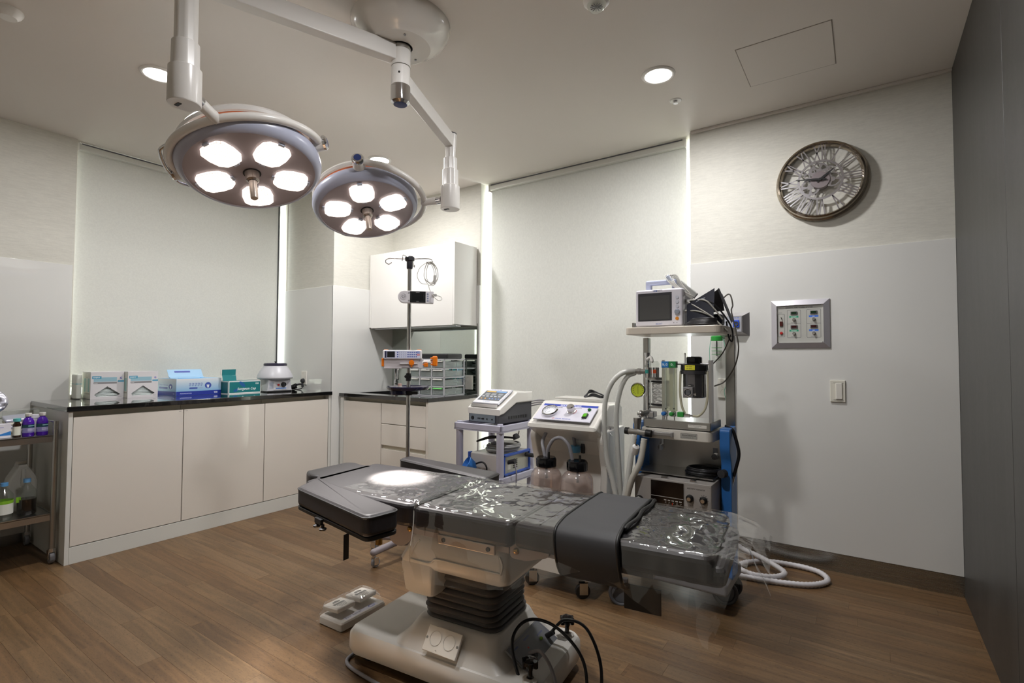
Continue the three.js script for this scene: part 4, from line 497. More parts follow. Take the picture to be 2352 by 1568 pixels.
{ // body strap
  const t = thing('body_strap', 'wide dark grey restraint strap with black piping across the table', 'strap', [-1.143, 0, -1.55], 0.105), u0 = 0.335, u1 = 0.525, wN = 0.243, wF = -0.238;
  const path = [[wF + 0.02, 0.515], [wF - 0.004, 0.545], [wF - 0.004, 0.615], [wF + 0.014, 0.641], [-0.1, 0.646], [0.0, 0.647], [0.12, 0.646], [wN - 0.03, 0.643], [wN - 0.004, 0.628], [wN + 0.004, 0.6], [wN + 0.003, 0.555], [wN - 0.012, 0.515], [wN - 0.04, 0.497], [wN - 0.075, 0.49]];
  const c = curve(path.map(([v, y]) => [0, y, v])), P = c.getSpacedPoints(70), skew = (k) => 0.035 * Math.max(0, k - 0.62) / 0.38;
  const sheet = (off) => grid(12, 70, (a, b) => { const p = P[Math.round(b * 70)], q = P[Math.min(70, Math.round(b * 70) + 1)], p0 = P[Math.max(0, Math.round(b * 70) - 1)], tx = q.y - p0.y, tz = q.z - p0.z, l = Math.hypot(tx, tz) || 1; return [u0 + (u1 - u0) * a + skew(b), p.y - tz / l * off * -1, p.z + tx / l * off * -1]; });
  part('strap_band', [sheet(0.0), sheet(0.003)], std('#3a3a3c', 0.6), t);
  for (const a of [0, 1]) part('strap_piping', TB(P.map((p, i) => [u0 + (u1 - u0) * a + skew(i / 70), p.y + 0.0015, p.z]), 0.0055, 120, 8), M.black, t);
  part('second_edge', TB(P.filter((p, i) => i < 46).map((p, i) => [u1 + 0.014 + 0.004 * Math.sin(i * 0.4), p.y + 0.001, p.z]), 0.006, 80, 8), M.black, t);
  part('strap_tail', SLAB([[0.545, 0.0], [0.545, 0.006], [0.65, 0.006], [0.65, 0.0]], 0, 0.07, 0.002, 0.001).applyMatrix4(new THREE.Matrix4().makeTranslation(0, 0.438, 0.19)), M.black, t);
}
// ---------------------------------------------------------------- infusion stand with its devices
const corrugated = (pts, r, pitch = 0.007, amp = 0.0016, k = 10) => { const c = curve(pts), L = c.getLength(), n = Math.min(260, Math.round(L / pitch * 2)), g = new THREE.TubeGeometry(c, n, r, k), p = g.attributes.position, P = []; for (let i = 0; i <= n; i++) P.push(c.getPointAt(i / n)); for (let i = 0; i <= n; i++) for (let j = 0; j <= k; j++) { const q = i * (k + 1) + j, s = 1 + (i % 2 ? amp : -amp) / r, o = P[i]; p.setXYZ(q, o.x + (p.getX(q) - o.x) * s, o.y + (p.getY(q) - o.y) * s, o.z + (p.getZ(q) - o.z) * s); } g.computeVertexNormals(); return g; };
const caster = (parent, x, y, z, R, wheelM = M.rubber, forkM = M.chrome, ry = 0, w = 0.02) => { const c = part('caster', [CY(0.008, 0.008, R * 1.2, [x, y - R * 0.3, z]), ...[-1, 1].map((s) => tf(B(R * 1.1, R * 1.5, 0.003, [0, 0, s * (w / 2 + 0.003)]), [x - R * 0.4 * Math.cos(ry), R * 1.35, z + R * 0.4 * Math.sin(ry)], [0, ry, 0]))], forkM, parent); part('caster_wheel', tf(LA([[0, -w / 2], [R * 0.88, -w / 2], [R, -w / 3], [R, w / 3], [R * 0.88, w / 2], [0, w / 2]], [0, 0, 0], [PI / 2, 0, 0], 20), [x - R * 0.5 * Math.cos(ry), R, z + R * 0.5 * Math.sin(ry)], [0, ry, 0]), wheelM, c); return c; };
{
  const P0 = [-2.229, 0, -2.155], t = thing('infusion_stand', 'chrome infusion pole on a grey five-leg wheeled base', 'infusion stand', P0, 0.8), gl = std('#8d8588', 0.4);
  part('pole', [CY(0.0115, 0.0115, 1.62, [0, 0.88, 0])], M.steel, t);
  part('base_hub', LA([[0, 0.07], [0.045, 0.07], [0.05, 0.1], [0.03, 0.13], [0.018, 0.14]]), gl, t);
  for (let k = 0; k < 5; k++) { const a = 3.235 + 0.62 + k * 2 * PI / 5, x = 0.235 * Math.cos(a), z = -0.235 * Math.sin(a); part('base_leg', [ROD([0, 0.1, 0], [x, 0.082, z], 0.019), SP(0.019, [x, 0.082, z])], gl, t); caster(t, x, 0.075, z, 0.026, std('#87878a', 0.4), M.chrome, a); }
  const hub = part('hook_hub', [LA([[0.016, 1.682], [0.018, 1.69], [0.018, 1.725], [0.028, 1.732], [0.028, 1.75], [0.02, 1.757], [0, 1.758]])], std('#1d1d26', 0.4), t);
  for (const [a, l] of [[0.12, 0.13], [1.9, 0.12], [3.35, 0.14], [4.9, 0.12]]) { const cx = Math.cos(a), cz = Math.sin(a), q = (d, y, s = 0) => [cx * d - cz * s, y, cz * d + cx * s]; part('bag_hook', TB([q(0.02, 1.742), q(l * 0.8, 1.745), q(l, 1.738), q(l + 0.004, 1.722), q(l - 0.012, 1.712, 0.008), q(l - 0.028, 1.722, 0.012)], 0.0028, 36, 7), M.chrome, hub); }
  // kidney dish holder
  const dish = thing('navy_tray', 'round navy plastic tray clamped on the infusion pole', 'tray', [P0[0], 0.955, P0[2]], 0.8), navy = std('#171634', 0.12);
  part('tray_rim', LA([[0.02, 0.018], [0.1, 0.018], [0.112, 0.024], [0.126, 0.03], [0.128, 0.024], [0.118, 0.01], [0.07, 0.004], [0.02, 0.004]], [0, 0, 0], [0, 0, 0], 48), navy, dish); part('tray_cup', [LA([[0.04, -0.018], [0.046, -0.014], [0.048, 0.006]], [-0.055, 0, 0.03]), B(0.09, 0.024, 0.05, [-0.06, -0.006, 0.02], 0.008, 2)], navy, dish); part('tray_clamp', [CY(0.022, 0.022, 0.03, [0, -0.008, 0]), B(0.04, 0.018, 0.02, [0.035, -0.01, 0.01], 0.003, 1)], M.black, dish);
  const jr = thing('ointment_jar', 'small pink-lidded jar on the navy tray of the pole', 'jar', [P0[0] - 0.02, 0.974, P0[2] + 0.05]); part('jar_body', CY(0.013, 0.013, 0.014, [0, 0.007, 0]), M.offwhite, jr); part('jar_lid', CY(0.0115, 0.0115, 0.014, [0, 0.021, 0]), std('#d9b4a8', 0.4), jr);
  const kn = thing('pole_knob', 'black star knob on the pole below the syringe pump', 'knob', [P0[0], 1.043, P0[2]], 0.8); part('knob_star', [0, 1, 2, 3].map((k) => CY(0.0085, 0.0085, 0.014, [-0.004 + 0.012 * Math.cos(k * PI / 2 + PI / 4 * 0), 0.012 * Math.sin(k * PI / 2), 0.03], [PI / 2, 0, 0], 12)).concat([CY(0.012, 0.012, 0.012, [-0.004, 0, 0.03], [PI / 2, 0, 0])]), M.black, kn); part('knob_sleeve', [CY(0.016, 0.016, 0.045, [0, -0.005, 0]), CY(0.006, 0.006, 0.02, [-0.002, 0, 0.018], [PI / 2, 0, 0])], M.darkgrey, kn);
  // oximeter
  const o = thing('pulse_oximeter', 'white capsule-shaped pulse oximeter with dark screen on the pole', 'oximeter', [P0[0], 1.51, P0[2]], 0.8), wht = phy('#e6e4e8', 0.3, { clearcoat: 0.4 });
  part('case', [EX((() => { const s = new THREE.Shape(); s.moveTo(0.135, -0.036); s.quadraticCurveTo(0.142, -0.036, 0.142, -0.028); s.lineTo(0.142, 0.028); s.quadraticCurveTo(0.142, 0.036, 0.134, 0.036); s.lineTo(-0.03, 0.036); s.absarc(-0.03, 0, 0.036, PI / 2, PI * 1.5, false); s.closePath(); return s; })(), 0.03, 0.004, [0, 0, 0.014])], wht, o);
  part('screen', B(0.09, 0.066, 0.003, [0.049, 0, 0.049], 0.001, 1), M.screen, o); const og = canvasTex(128, 96, (x) => { x.fillStyle = '#232425'; x.fillRect(0, 0, 128, 96); x.fillStyle = '#17191a'; x.fillRect(14, 14, 98, 66); x.fillStyle = '#b9b9b9'; x.font = 'bold 9px sans-serif'; x.fillText('OxiMax', 46, 10); x.fillText('SpO2', 50, 92); }); part('screen_print', PL(0.086, 0.063, [0.049, 0, 0.0507]), printMat(og, 0.25), o);
  part('speaker', LA([[0.019, 0.001], [0.016, 0.002], [0.014, 0], [0, 0]], [-0.034, 0.001, 0.0485], [PI / 2, 0, 0]), std('#cfcdd2', 0.4), o); parts('speaker_hole', [0, 1, 2, 3, 4, 5].map((k) => CY(0.0018, 0.0018, 0.001, [-0.034 + 0.008 * Math.cos(k), 0.001 + 0.008 * Math.sin(k), 0.0493], [PI / 2, 0, 0], 8)), M.darkgrey, o); parts('key', [0, 1, 2, 3].map((k) => B(0.01, 0.008, 0.003, [0.107, 0.02 - k * 0.0135, 0.0485], 0.001, 1)), std('#9aa3bc', 0.4), o); parts('key', [[-0.002, 0.024], [-0.002, -0.022]].map(([x, y]) => CY(0.0045, 0.0045, 0.003, [x, y, 0.0485], [PI / 2, 0, 0], 12)), M.grey, o);
  part('pole_clamp', B(0.04, 0.04, 0.03, [0, 0, 0.002], 0.004, 1), M.darkgrey, o);
  // coiled sensor cable hanging on a hook
  const cb = thing('sensor_cable', 'coiled white sensor cable hanging from the infusion pole hook', 'cable', [P0[0], 0, P0[2]], 0.8);
  for (let k = 0; k < 5; k++) { const x0 = 0.108 + k * 0.004, w = 0.03 + 0.006 * (k % 3), yb = 1.585 + 0.006 * ((k * 7) % 4); part('cable_loop', TB([[x0, 1.727, 0.01 + k * 0.003], [x0 + w, 1.69, 0.012], [x0 + w + 0.006, 1.63, 0.014 - k * 0.002], [x0 + 0.01, yb, 0.012], [x0 - w * 0.7, 1.63, 0.01 + k * 0.002], [x0 - w * 0.6, 1.69, 0.012]], 0.002, 60, 6, true), M.cableWhite, cb); }
  part('cable_loop', TB([[0.098, 1.722, 0.012], [0.06, 1.69, 0.01], [0.045, 1.64, 0.008], [0.065, 1.6, 0.01], [0.1, 1.592, 0.012]], 0.002, 40, 6), M.cableWhite, cb); part('cable_lead', TB([[0.11, 1.59, 0.012], [0.12, 1.555, 0.02], [0.14, 1.515, 0.06], [0.165, 1.492, 0.06], [0.188, 1.498, 0.05], [0.183, 1.515, 0.045], [0.15, 1.523, 0.048]], 0.0022, 50, 6), M.cableWhite, cb); part('sensor_clip', [B(0.016, 0.045, 0.014, [0.148, 1.625, 0.014], 0.004, 2), B(0.01, 0.012, 0.012, [0.148, 1.598, 0.016], 0.003, 1)], std('#bdbbb6', 0.4), cb); part('lead_plug', B(0.022, 0.014, 0.01, [0.148, 1.523, 0.05], 0.003, 1), std('#b6b4b0', 0.4), cb);
}
{ // syringe pump
  const t = thing('syringe_pump', 'white syringe pump with orange clamps on the infusion pole', 'syringe pump', [-2.229, 1.09, -2.155], 0.8), w = phy('#e9e7ea', 0.35, { clearcoat: 0.3 }), g2 = std('#c9c3c6', 0.45);
  part('lower_body', [B(0.2, 0.056, 0.07, [-0.04, 0.03, 0.03], 0.006, 2), B(0.1, 0.01, 0.075, [-0.09, 0.004, 0.032], 0.003, 1)], g2, t);
  part('console', [B(0.222, 0.052, 0.085, [-0.035, 0.081, 0.035], 0.008, 3)], w, t);
  const key = canvasTex(256, 64, (x) => { x.fillStyle = '#d9def4'; x.fillRect(0, 0, 256, 64); x.fillStyle = '#26284a'; x.fillRect(2, 4, 12, 56); x.fillStyle = '#202226'; x.fillRect(18, 6, 56, 50); x.fillStyle = '#5462b4'; for (let r = 0; r < 3; r++) for (let c = 0; c < 10; c++) { x.beginPath(); x.arc(94 + c * 15, 14 + r * 18, 5, 0, 7); x.fill(); } x.fillStyle = '#fff'; for (let r = 0; r < 3; r++) for (let c = 1; c < 5; c++) x.fillRect(90 + c * 15, 12 + r * 18, 9, 4); x.fillStyle = '#3d62c8'; x.fillRect(232, 6, 22, 14); x.fillStyle = '#c83a50'; x.fillRect(232, 26, 22, 14); x.fillStyle = '#fff'; x.font = 'bold 8px sans-serif'; x.fillText('START', 232, 16); x.fillText('STOP', 233, 36); });
  part('keypad', PL(0.2, 0.044, [-0.036, 0.081, 0.0782]), printMat(key, 0.35), t);
  parts('bumper', [B(0.026, 0.008, 0.06, [-0.128, 0.106, 0.035], 0.003, 1), B(0.026, 0.008, 0.06, [0.06, 0.107, 0.035], 0.003, 1), B(0.014, 0.048, 0.06, [-0.146, 0.036, 0.035], 0.004, 2)], M.orange, t);
  part('clamp_knob', [LA([[0, 0.016], [0.015, 0.014], [0.0165, 0.004], [0.014, 0]], [0.016, 0.034, 0.066], [PI / 2, 0, 0], 20), B(0.01, 0.014, 0.01, [0.016, 0.016, 0.072], 0.003, 1)], M.orange, t);
  parts('slide_rod', [ROD([0.05, 0.047, 0.035], [0.14, 0.047, 0.035], 0.0035), ROD([0.05, 0.038, 0.03], [0.14, 0.038, 0.03], 0.003)], M.chrome, t); part('plunger_block', B(0.03, 0.06, 0.05, [0.066, 0.03, 0.03], 0.004, 1), std('#d3d0d4', 0.4), t); part('plunger_clamp', [B(0.03, 0.06, 0.04, [0.152, 0.043, 0.036], 0.008, 2), B(0.012, 0.01, 0.03, [0.132, 0.06, 0.04], 0.003, 1), B(0.012, 0.01, 0.03, [0.132, 0.024, 0.04], 0.003, 1)], M.orange, t); part('release_tab', [B(0.024, 0.024, 0.03, [0.1, 0.021, 0.036], 0.004, 1), ROD([0.078, 0.024, 0.036], [0.09, 0.023, 0.036], 0.004)], M.orange, t);
  part('pole_clamp', B(0.05, 0.05, 0.03, [0, 0.04, -0.012], 0.006, 1), M.darkgrey, t); part('drive_cover', tf(B(0.1, 0.008, 0.02, [0, 0, 0], 0.002, 1), [0.0, 0.03, 0.066]), w, t);
}
{ // grey plastic utility cart
  const pl = std('#b3b2c2', 0.45), x0 = -1.997, x1 = -1.655, z0 = -2.66, z1 = -2.3, t = thing('utility_cart', 'lavender-grey plastic cart carrying the electrosurgical unit', 'cart', [(x0 + x1) / 2, 0, (z0 + z1) / 2], 0), w = x1 - x0, d = z1 - z0;
  for (const y of [0.737, 0.447, 0.12]) part('shelf', [LOFT([[y, w - 0.01, d - 0.01, 0.02], [y + 0.004, w, d, 0.024], [y + 0.041, w, d, 0.024]]).clone(), ].slice(0, 0).concat([BX(-w / 2, w / 2, y, y + 0.008, -d / 2, d / 2), EX(roundPoly([[-w / 2, -d / 2], [w / 2, -d / 2], [w / 2, d / 2], [-w / 2, d / 2]], 0.025), 0.001, 0).scale(0, 0, 0)].slice(0, 1), [BX(-w / 2, w / 2, y, y + 0.041, d / 2 - 0.014, d / 2, 0.006), BX(-w / 2, w / 2, y, y + 0.041, -d / 2, -d / 2 + 0.014, 0.006), BX(-w / 2, -w / 2 + 0.014, y, y + 0.041, -d / 2, d / 2, 0.006), BX(w / 2 - 0.014, w / 2, y, y + 0.041, -d / 2, d / 2, 0.006)]), pl, t);
  for (const sx of [-1, 1]) for (const sz of [-1, 1]) { part('leg', [CY(0.021, 0.021, 0.71, [sx * (w / 2 - 0.024), 0.42, sz * (d / 2 - 0.024)]), CY(0.016, 0.016, 0.01, [sx * (w / 2 - 0.024), 0.779, sz * (d / 2 - 0.024)])], pl, t); caster(t, sx * (w / 2 - 0.024), 0.075, sz * (d / 2 - 0.024), 0.03, M.rubber, M.steel); }
  // electrosurgical unit
  const e = thing('electrosurgical_unit', 'white and charcoal electrosurgical unit with sloping silver panel on the cart', 'medical device', [-1.812, 0.779, -2.51], -0.1), cw = phy('#e8e5df', 0.3, { clearcoat: 0.5 }), ch = std('#45454a', 0.5);
  const sideDark = SH([[-0.15, 0], [0.15, 0], [0.15, 0.05], [0.11, 0.06], [0.0, 0.115], [-0.15, 0.115]]), sideW = SH([[-0.15, 0.112], [0.0, 0.112], [0.11, 0.056], [0.152, 0.048], [0.154, 0.082], [0.135, 0.096], [-0.005, 0.178], [-0.15, 0.172]]);
  part('lower_case', EX(sideDark, 0.232, 0.003, [0.116, 0, 0], [0, -PI / 2, 0]), ch, e); part('upper_case', EX(sideW, 0.24, 0.008, [0.12, 0, 0], [0, -PI / 2, 0], 8, 3), cw, e);
  const ang = Math.atan2(0.082, 0.14), face = (g, lift = 0) => tf(g, [0, 0.138 + 0.009 * Math.cos(ang) + lift * Math.cos(ang), 0.066 + 0.005 + lift * Math.sin(ang)], [ang - PI / 2 + 0, 0, 0]);
  part('panel_bezel', face(B(0.21, 0.15, 0.01, [0, 0, 0], 0.004, 2)), std('#c6c6ce', 0.25, 0.5), e);
  const es = canvasTex(256, 192, (x) => { x.fillStyle = '#d7d8dc'; x.fillRect(0, 0, 256, 192); x.fillStyle = '#4a4f54'; x.fillRect(18, 26, 220, 134); x.fillStyle = '#e0b040'; x.fillRect(30, 30, 96, 14); x.fillStyle = '#6fa2dc'; x.fillRect(130, 30, 100, 14); x.fillStyle = '#8b9094'; for (const X of [40, 104, 172]) x.fillRect(X, 60, 46, 26); x.fillStyle = '#b9bec2'; for (const X of [30, 70, 110, 150, 190]) x.fillRect(X, 96, 26, 12); x.fillStyle = '#e0a030'; for (const X of [44, 84]) { x.beginPath(); x.arc(X, 134, 7, 0, 7); x.fill(); } x.fillStyle = '#5a8ad8'; for (const X of [128, 156, 190, 218]) { x.beginPath(); x.arc(X, 134, 7, 0, 7); x.fill(); } x.fillStyle = '#2a4a9a'; x.font = 'bold 14px sans-serif'; x.fillText('ITC MASTER 300', 60, 18); x.font = '12px sans-serif'; x.fillText('ITC MEDICAL', 90, 178); });
  part('panel_print', face(PL(0.2, 0.142, [0, 0, 0.0056])), printMat(es, 0.3), e); part('front_strip', tf(B(0.205, 0.02, 0.004, [0, 0, 0], 0.001, 1), [0, 0.098, 0.1465], [-0.5, 0, 0]), M.steel, e);
  const fp = part('front_plate', B(0.2, 0.042, 0.003, [-0.005, 0.026, 0.1545]), std('#6f7880', 0.4), e); parts('front_jack', [[-0.08, 0.011], [-0.035, 0.004], [-0.022, 0.004], [-0.005, 0.004], [0.006, 0.005], [0.035, 0.004], [0.075, 0.005]].map(([x, r]) => CY(r, r, 0.004, [x, 0.024, 0.157], [PI / 2, 0, 0], 12)), M.black, fp);
  part('side_vent', [0, 1, 2, 3, 4, 5, 6, 7].map((k) => B(0.002, 0.016, 0.012, [0.1195, 0.03, 0.06 - k * 0.022])), M.black, e).userData.kind = 'stuff';
  single('rear_cables', 'grey cables bunched behind the electrosurgical unit', 'cables', [0, 1, 2].map((k) => TB([[-1.7, 0.86 + k * 0.014, -2.64], [-1.62, 0.875 + k * 0.012, -2.68], [-1.56, 0.85 + k * 0.01, -2.7], [-1.54, 0.8, -2.72], [-1.58, 0.79 + k * 0.004, -2.69], [-1.66, 0.79, -2.66]], 0.004, 30, 6)), M.cableGrey).userData.kind = 'stuff';
}
{ // second device on the cart's lower shelf
  const t = thing('surgical_device', 'grey box device with blue frame and cable sockets on the cart lower shelf', 'medical device', [-1.793, 0.489, -2.485], 0), w = 0.235, h = 0.115, d = 0.31, bl = std('#2c50a4', 0.4);
  part('case', B(w - 0.008, h, d - 0.01, [-0.003, h / 2, 0], 0.003, 1), std('#b5b1ae', 0.45), t);
  part('rear_frame', [BX(w / 2 - 0.012, w / 2 + 0.008, 0, h + 0.006, d / 2 - 0.03, d / 2, 0.003), BX(w / 2 - 0.012, w / 2 + 0.008, 0, h + 0.006, -d / 2, -d / 2 + 0.03, 0.003), BX(w / 2 - 0.012, w / 2 + 0.008, h - 0.008, h + 0.006, -d / 2, d / 2, 0.003), BX(w / 2 - 0.012, w / 2 + 0.008, 0, 0.012, -d / 2, d / 2, 0.003)], bl, t); part('front_frame', BX(-w / 2 - 0.004, -w / 2 + 0.012, 0, h + 0.006, d / 2 - 0.022, d / 2 + 0.002, 0.003), bl, t);
  part('rear_panel', BX(w / 2 - 0.01, w / 2 - 0.004, 0.012, h - 0.008, -d / 2 + 0.03, d / 2 - 0.03), std('#aeada2', 0.4, 0.3), t); part('rear_label', BX(w / 2 - 0.004, w / 2 - 0.003, 0.03, 0.06, 0.06, 0.09), M.white, t);
  parts('vent_slot', [0, 1, 2, 3, 4].map((k) => BX(w / 2 - 0.004, w / 2 - 0.0025, 0.075 - k * 0.011, 0.081 - k * 0.011, -0.01, 0.035)), M.black, t); parts('cable_plug', [tf(CY(0.011, 0.014, 0.05), [w / 2 + 0.018, 0.078, 0.08], [0, 0, PI / 2 + 0.3]), tf(CY(0.012, 0.012, 0.06), [w / 2 + 0.02, 0.09, -0.1], [0, 0, PI / 2])], M.rubber, t);
  part('rear_cable', TB([[w / 2 + 0.04, 0.07, 0.08], [w / 2 + 0.055, 0.02, 0.085], [w / 2 + 0.05, -0.08, 0.085], [w / 2 + 0.04, -0.16, 0.08]], 0.004, 30, 7), M.cableGrey, t);
  part('fluid_cup', [tf(LA([[0.012, -0.035], [0.034, -0.01], [0.042, 0.03], [0.04, 0.032], [0.03, -0.008], [0, -0.03]]), [-0.07, 0.05, d / 2 + 0.04], [0.9, 0, 0.5])], M.blue, t); part('cup_hose', TB([[-0.05, 0.06, d / 2 + 0.02], [0.0, 0.075, d / 2 + 0.02], [0.03, 0.05, d / 2 + 0.02], [0.025, 0.0, d / 2 + 0.02]], 0.005, 30, 8), M.cableBlack, t);
  const c = thing('tubing_pack', 'coiled grey tubing in a clear bag lying on the lower cart device', 'tubing', [-1.77, 0.611, -2.47]); for (let k = 0; k < 5; k++) part('tube_coil', tf(new THREE.TorusGeometry(0.085 + 0.006 * (k % 2), 0.006, 6, 40), [0.004 * k, 0.008 + k * 0.008, 0], [PI / 2, 0, 0], [1, 1.15, 1]), std('#8b8b8c', 0.35), c); part('clear_bag', tf(SP(1, [0, 0, 0], [0.108, 0.026, 0.125], 24, 14), [0, 0.026, 0]), M.clear, c);
  const b = thing('power_lead', 'black mains lead with two-pin plug lying on the coiled tubing', 'lead', [-1.76, 0.664, -2.45]); for (let k = 0; k < 3; k++) part('lead_strand', TB([[-0.13, 0.0, 0.05 + k * 0.008], [-0.07, 0.018 + k * 0.004, 0.03], [0.0, 0.026 + k * 0.003, 0.01 + k * 0.006], [0.06, 0.03, 0.0], [0.09, 0.026, -0.01]], 0.0055, 30, 7), M.cableBlack, b); part('lead_plug', tf(LA([[0, 0], [0.02, 0], [0.021, 0.012], [0.012, 0.028], [0, 0.03]]), [0.1, 0.026, -0.01], [0, 0, 0.5]), M.rubber, b); parts('plug_pin', [ROD([0.105, 0.05, -0.015], [0.11, 0.072, -0.018], 0.0024), ROD([0.115, 0.05, -0.005], [0.12, 0.07, -0.006], 0.0024)], M.steel, b);
}
{ // suction pump
  const t = thing('suction_pump', 'white floor-standing suction pump with gauge panel and two clear jars', 'suction pump', [-1.268, 0, -2.42], 0.04), w = phy('#dedbd4', 0.3, { clearcoat: 0.6, clearcoatRoughness: 0.08 }), W = 0.385;
  const prof = SH([[-0.2, 0.1], [0.2, 0.1], [0.215, 0.3], [0.19, 0.345], [0.02, 0.36], [0.012, 0.66], [0.04, 0.73], [0.15, 0.788], [0.17, 0.8], [0.166, 0.818], [0.02, 0.905], [-0.01, 0.922], [-0.17, 0.918], [-0.2, 0.9]]);   // side profile: x forward, y up
  part('body', EX(prof, W - 0.03, 0.015, [(W - 0.03) / 2, 0, 0], [0, -PI / 2, 0], 8, 4), w, t);
  for (const s of [-1, 1]) part('side_wing', EX(roundPoly([[-0.19, 0.1], [0.1, 0.1], [0.09, 0.3], [0.06, 0.6], [0.11, 0.75], [0.09, 0.79], [-0.19, 0.8]], 0.03), 0.02, 0.008, [s * (W / 2 - 0.002) + 0.01, 0, 0], [0, -PI / 2, 0], 6, 3), w, t);
  part('top_tray', BX(-0.13, 0.13, 0.935, 0.942, -0.16, -0.03, 0.003, 1), w, t);
  const ang = Math.atan2(0.087, 0.146), nz = Math.sin(ang), ny = Math.cos(ang), at = (g, lift) => tf(g, [0, 0.8615 + 0.015 * ny + lift * ny, 0.093 + 0.015 * nz + lift * nz], [ang - PI / 2, 0, 0]);
  const sp = canvasTex(512, 240, (x) => { x.fillStyle = '#cfcdd8'; x.fillRect(0, 0, 512, 240); x.fillStyle = '#3346a4'; x.fillRect(10, 0, 502, 32); x.fillStyle = '#e8e8f4'; x.font = 'bold 26px sans-serif'; x.fillText('SUCTION PUMP', 170, 25); x.fillStyle = '#333'; x.font = 'bold 14px sans-serif'; x.fillText('VACUUM INDICATOR', 62, 56); x.fillText('VACUUM REGULATOR', 236, 56); x.fillText('LAMP', 428, 58); x.fillText('ON', 432, 118); x.fillText('OFF', 428, 208); x.strokeStyle = '#b03838'; x.lineWidth = 3; x.beginPath(); x.arc(306, 104, 42, -0.9, 1); x.stroke(); x.fillStyle = '#3346a4'; x.font = 'bold 18px sans-serif'; x.fillText('JINSOL MEDICAL', 196, 224); x.beginPath(); x.arc(178, 217, 9, 0, 7); x.stroke(); });
  part('panel', at(B(0.318, 0.138, 0.003, [0, 0, 0], 0.001, 1), 0.001), std('#bdbcc8', 0.35), t); part('panel_print', at(PL(0.314, 0.134, [0, 0, 0]), 0.0034), printMat(sp, 0.35), t);
  const dial = canvasTex(128, 128, (x) => { x.fillStyle = '#eceef4'; x.fillRect(0, 0, 128, 128); x.strokeStyle = '#333'; x.lineWidth = 3; for (let k = 0; k < 11; k++) { const a = 2.4 + k * 0.45; x.beginPath(); x.moveTo(64 + 40 * Math.cos(a), 64 + 40 * Math.sin(a)); x.lineTo(64 + 52 * Math.cos(a), 64 + 52 * Math.sin(a)); x.stroke(); } x.strokeStyle = '#111'; x.beginPath(); x.moveTo(64, 64); x.lineTo(36, 92); x.stroke(); });
  const gg = part('gauge', at(LA([[0.043, 0], [0.044, 0.012], [0.04, 0.017], [0.036, 0.015], [0.036, 0.006]], [-0.085, -0.004, 0], [PI / 2, 0, 0], 36), 0.003), M.chrome, t); part('gauge_dial', at(tf(new THREE.CircleGeometry(0.037, 32), [-0.085, -0.004, 0.006]), 0.003), printMat(dial, 0.3), gg); part('gauge_glass', at(tf(new THREE.CircleGeometry(0.037, 32), [-0.085, -0.004, 0.014]), 0.003), M.glass, gg);
  part('regulator_knob', at(LA([[0.024, 0], [0.024, 0.006], [0.019, 0.008], [0.02, 0.032], [0.017, 0.036], [0, 0.037]], [0.03, 0.01, 0], [PI / 2, 0, 0], 28), 0.003), std('#c9c6c4', 0.22, 0.9), t); part('power_switch', at(B(0.026, 0.036, 0.008, [0.118, -0.024, 0.004], 0.002, 1), 0.003), M.black, t); part('switch_rocker', at(B(0.019, 0.027, 0.008, [0.118, -0.024, 0.008], 0.003, 1), 0.003), std('#57a81c', 0.3), t); part('pilot_lamp', at(SP(0.009, [0.122, 0.028, 0.004]), 0.003), std('#2c6a3e', 0.2), t);
  // jars
  const jarX = [-0.083, 0.089]; for (const x of jarX) { const j = part('suction_jar', LA([[0, 0.36], [0.072, 0.36], [0.078, 0.368], [0.079, 0.55], [0.076, 0.57], [0.062, 0.59], [0.048, 0.598], [0.046, 0.618]], [x, 0, 0.155], [0, 0, 0], 36), phy('#e6dbd6', 0.06, { transmission: 0.78, thickness: 0, ior: 1.6 }), t); part('jar_lid', LA([[0.046, 0.604], [0.0515, 0.606], [0.052, 0.642], [0.046, 0.652], [0, 0.653]], [x, 0, 0.155], [0, 0, 0], 36), M.blackGloss, j); part('lid_spout', [CY(0.006, 0.006, 0.03, [x + 0.02, 0.665, 0.165]), CY(0.006, 0.006, 0.06, [x + 0.012, 0.58, 0.175])], M.black, j); }
  parts('jar_hose', [TB([[-0.1, 0.785, 0.1], [-0.115, 0.755, 0.11], [-0.122, 0.72, 0.125], [-0.105, 0.69, 0.145], [-0.09, 0.655, 0.155]], 0.009, 40, 10), TB([[-0.072, 0.655, 0.16], [-0.065, 0.7, 0.165], [-0.035, 0.745, 0.165], [0.01, 0.755, 0.165], [0.05, 0.72, 0.165], [0.066, 0.655, 0.16]], 0.009, 50, 10), TB([[0.025, 0.78, 0.08], [0.03, 0.75, 0.07], [0.032, 0.71, 0.06]], 0.009, 20, 10)], std('#86858a', 0.35), t);
  const fl = part('filter_cup', LA([[0.015, 0.56], [0.022, 0.58], [0.026, 0.68]], [0.028, 0, 0.055]), M.clear, t); part('filter_cap', LA([[0.03, 0.672], [0.031, 0.676], [0.031, 0.702], [0.02, 0.706], [0, 0.706]], [0.028, 0, 0.055]), std('#5fa3cc', 0.35), fl); part('filter_bracket', B(0.02, 0.05, 0.012, [0.064, 0.69, 0.03], 0.003, 1), M.darkgrey, fl);
  part('hose_hook', [B(0.05, 0.02, 0.002, [0.2, 0.8, 0.0]), TB([[0.2, 0.8, 0.004], [0.205, 0.78, 0.02], [0.22, 0.77, 0.03]], 0.003, 16, 6)], M.chrome, t);
  for (const sx of [-1, 1]) for (const sz of [-1, 1]) caster(t, sx * 0.14, 0.095, sz * 0.16 , 0.036, M.black, M.steel, 0.6);
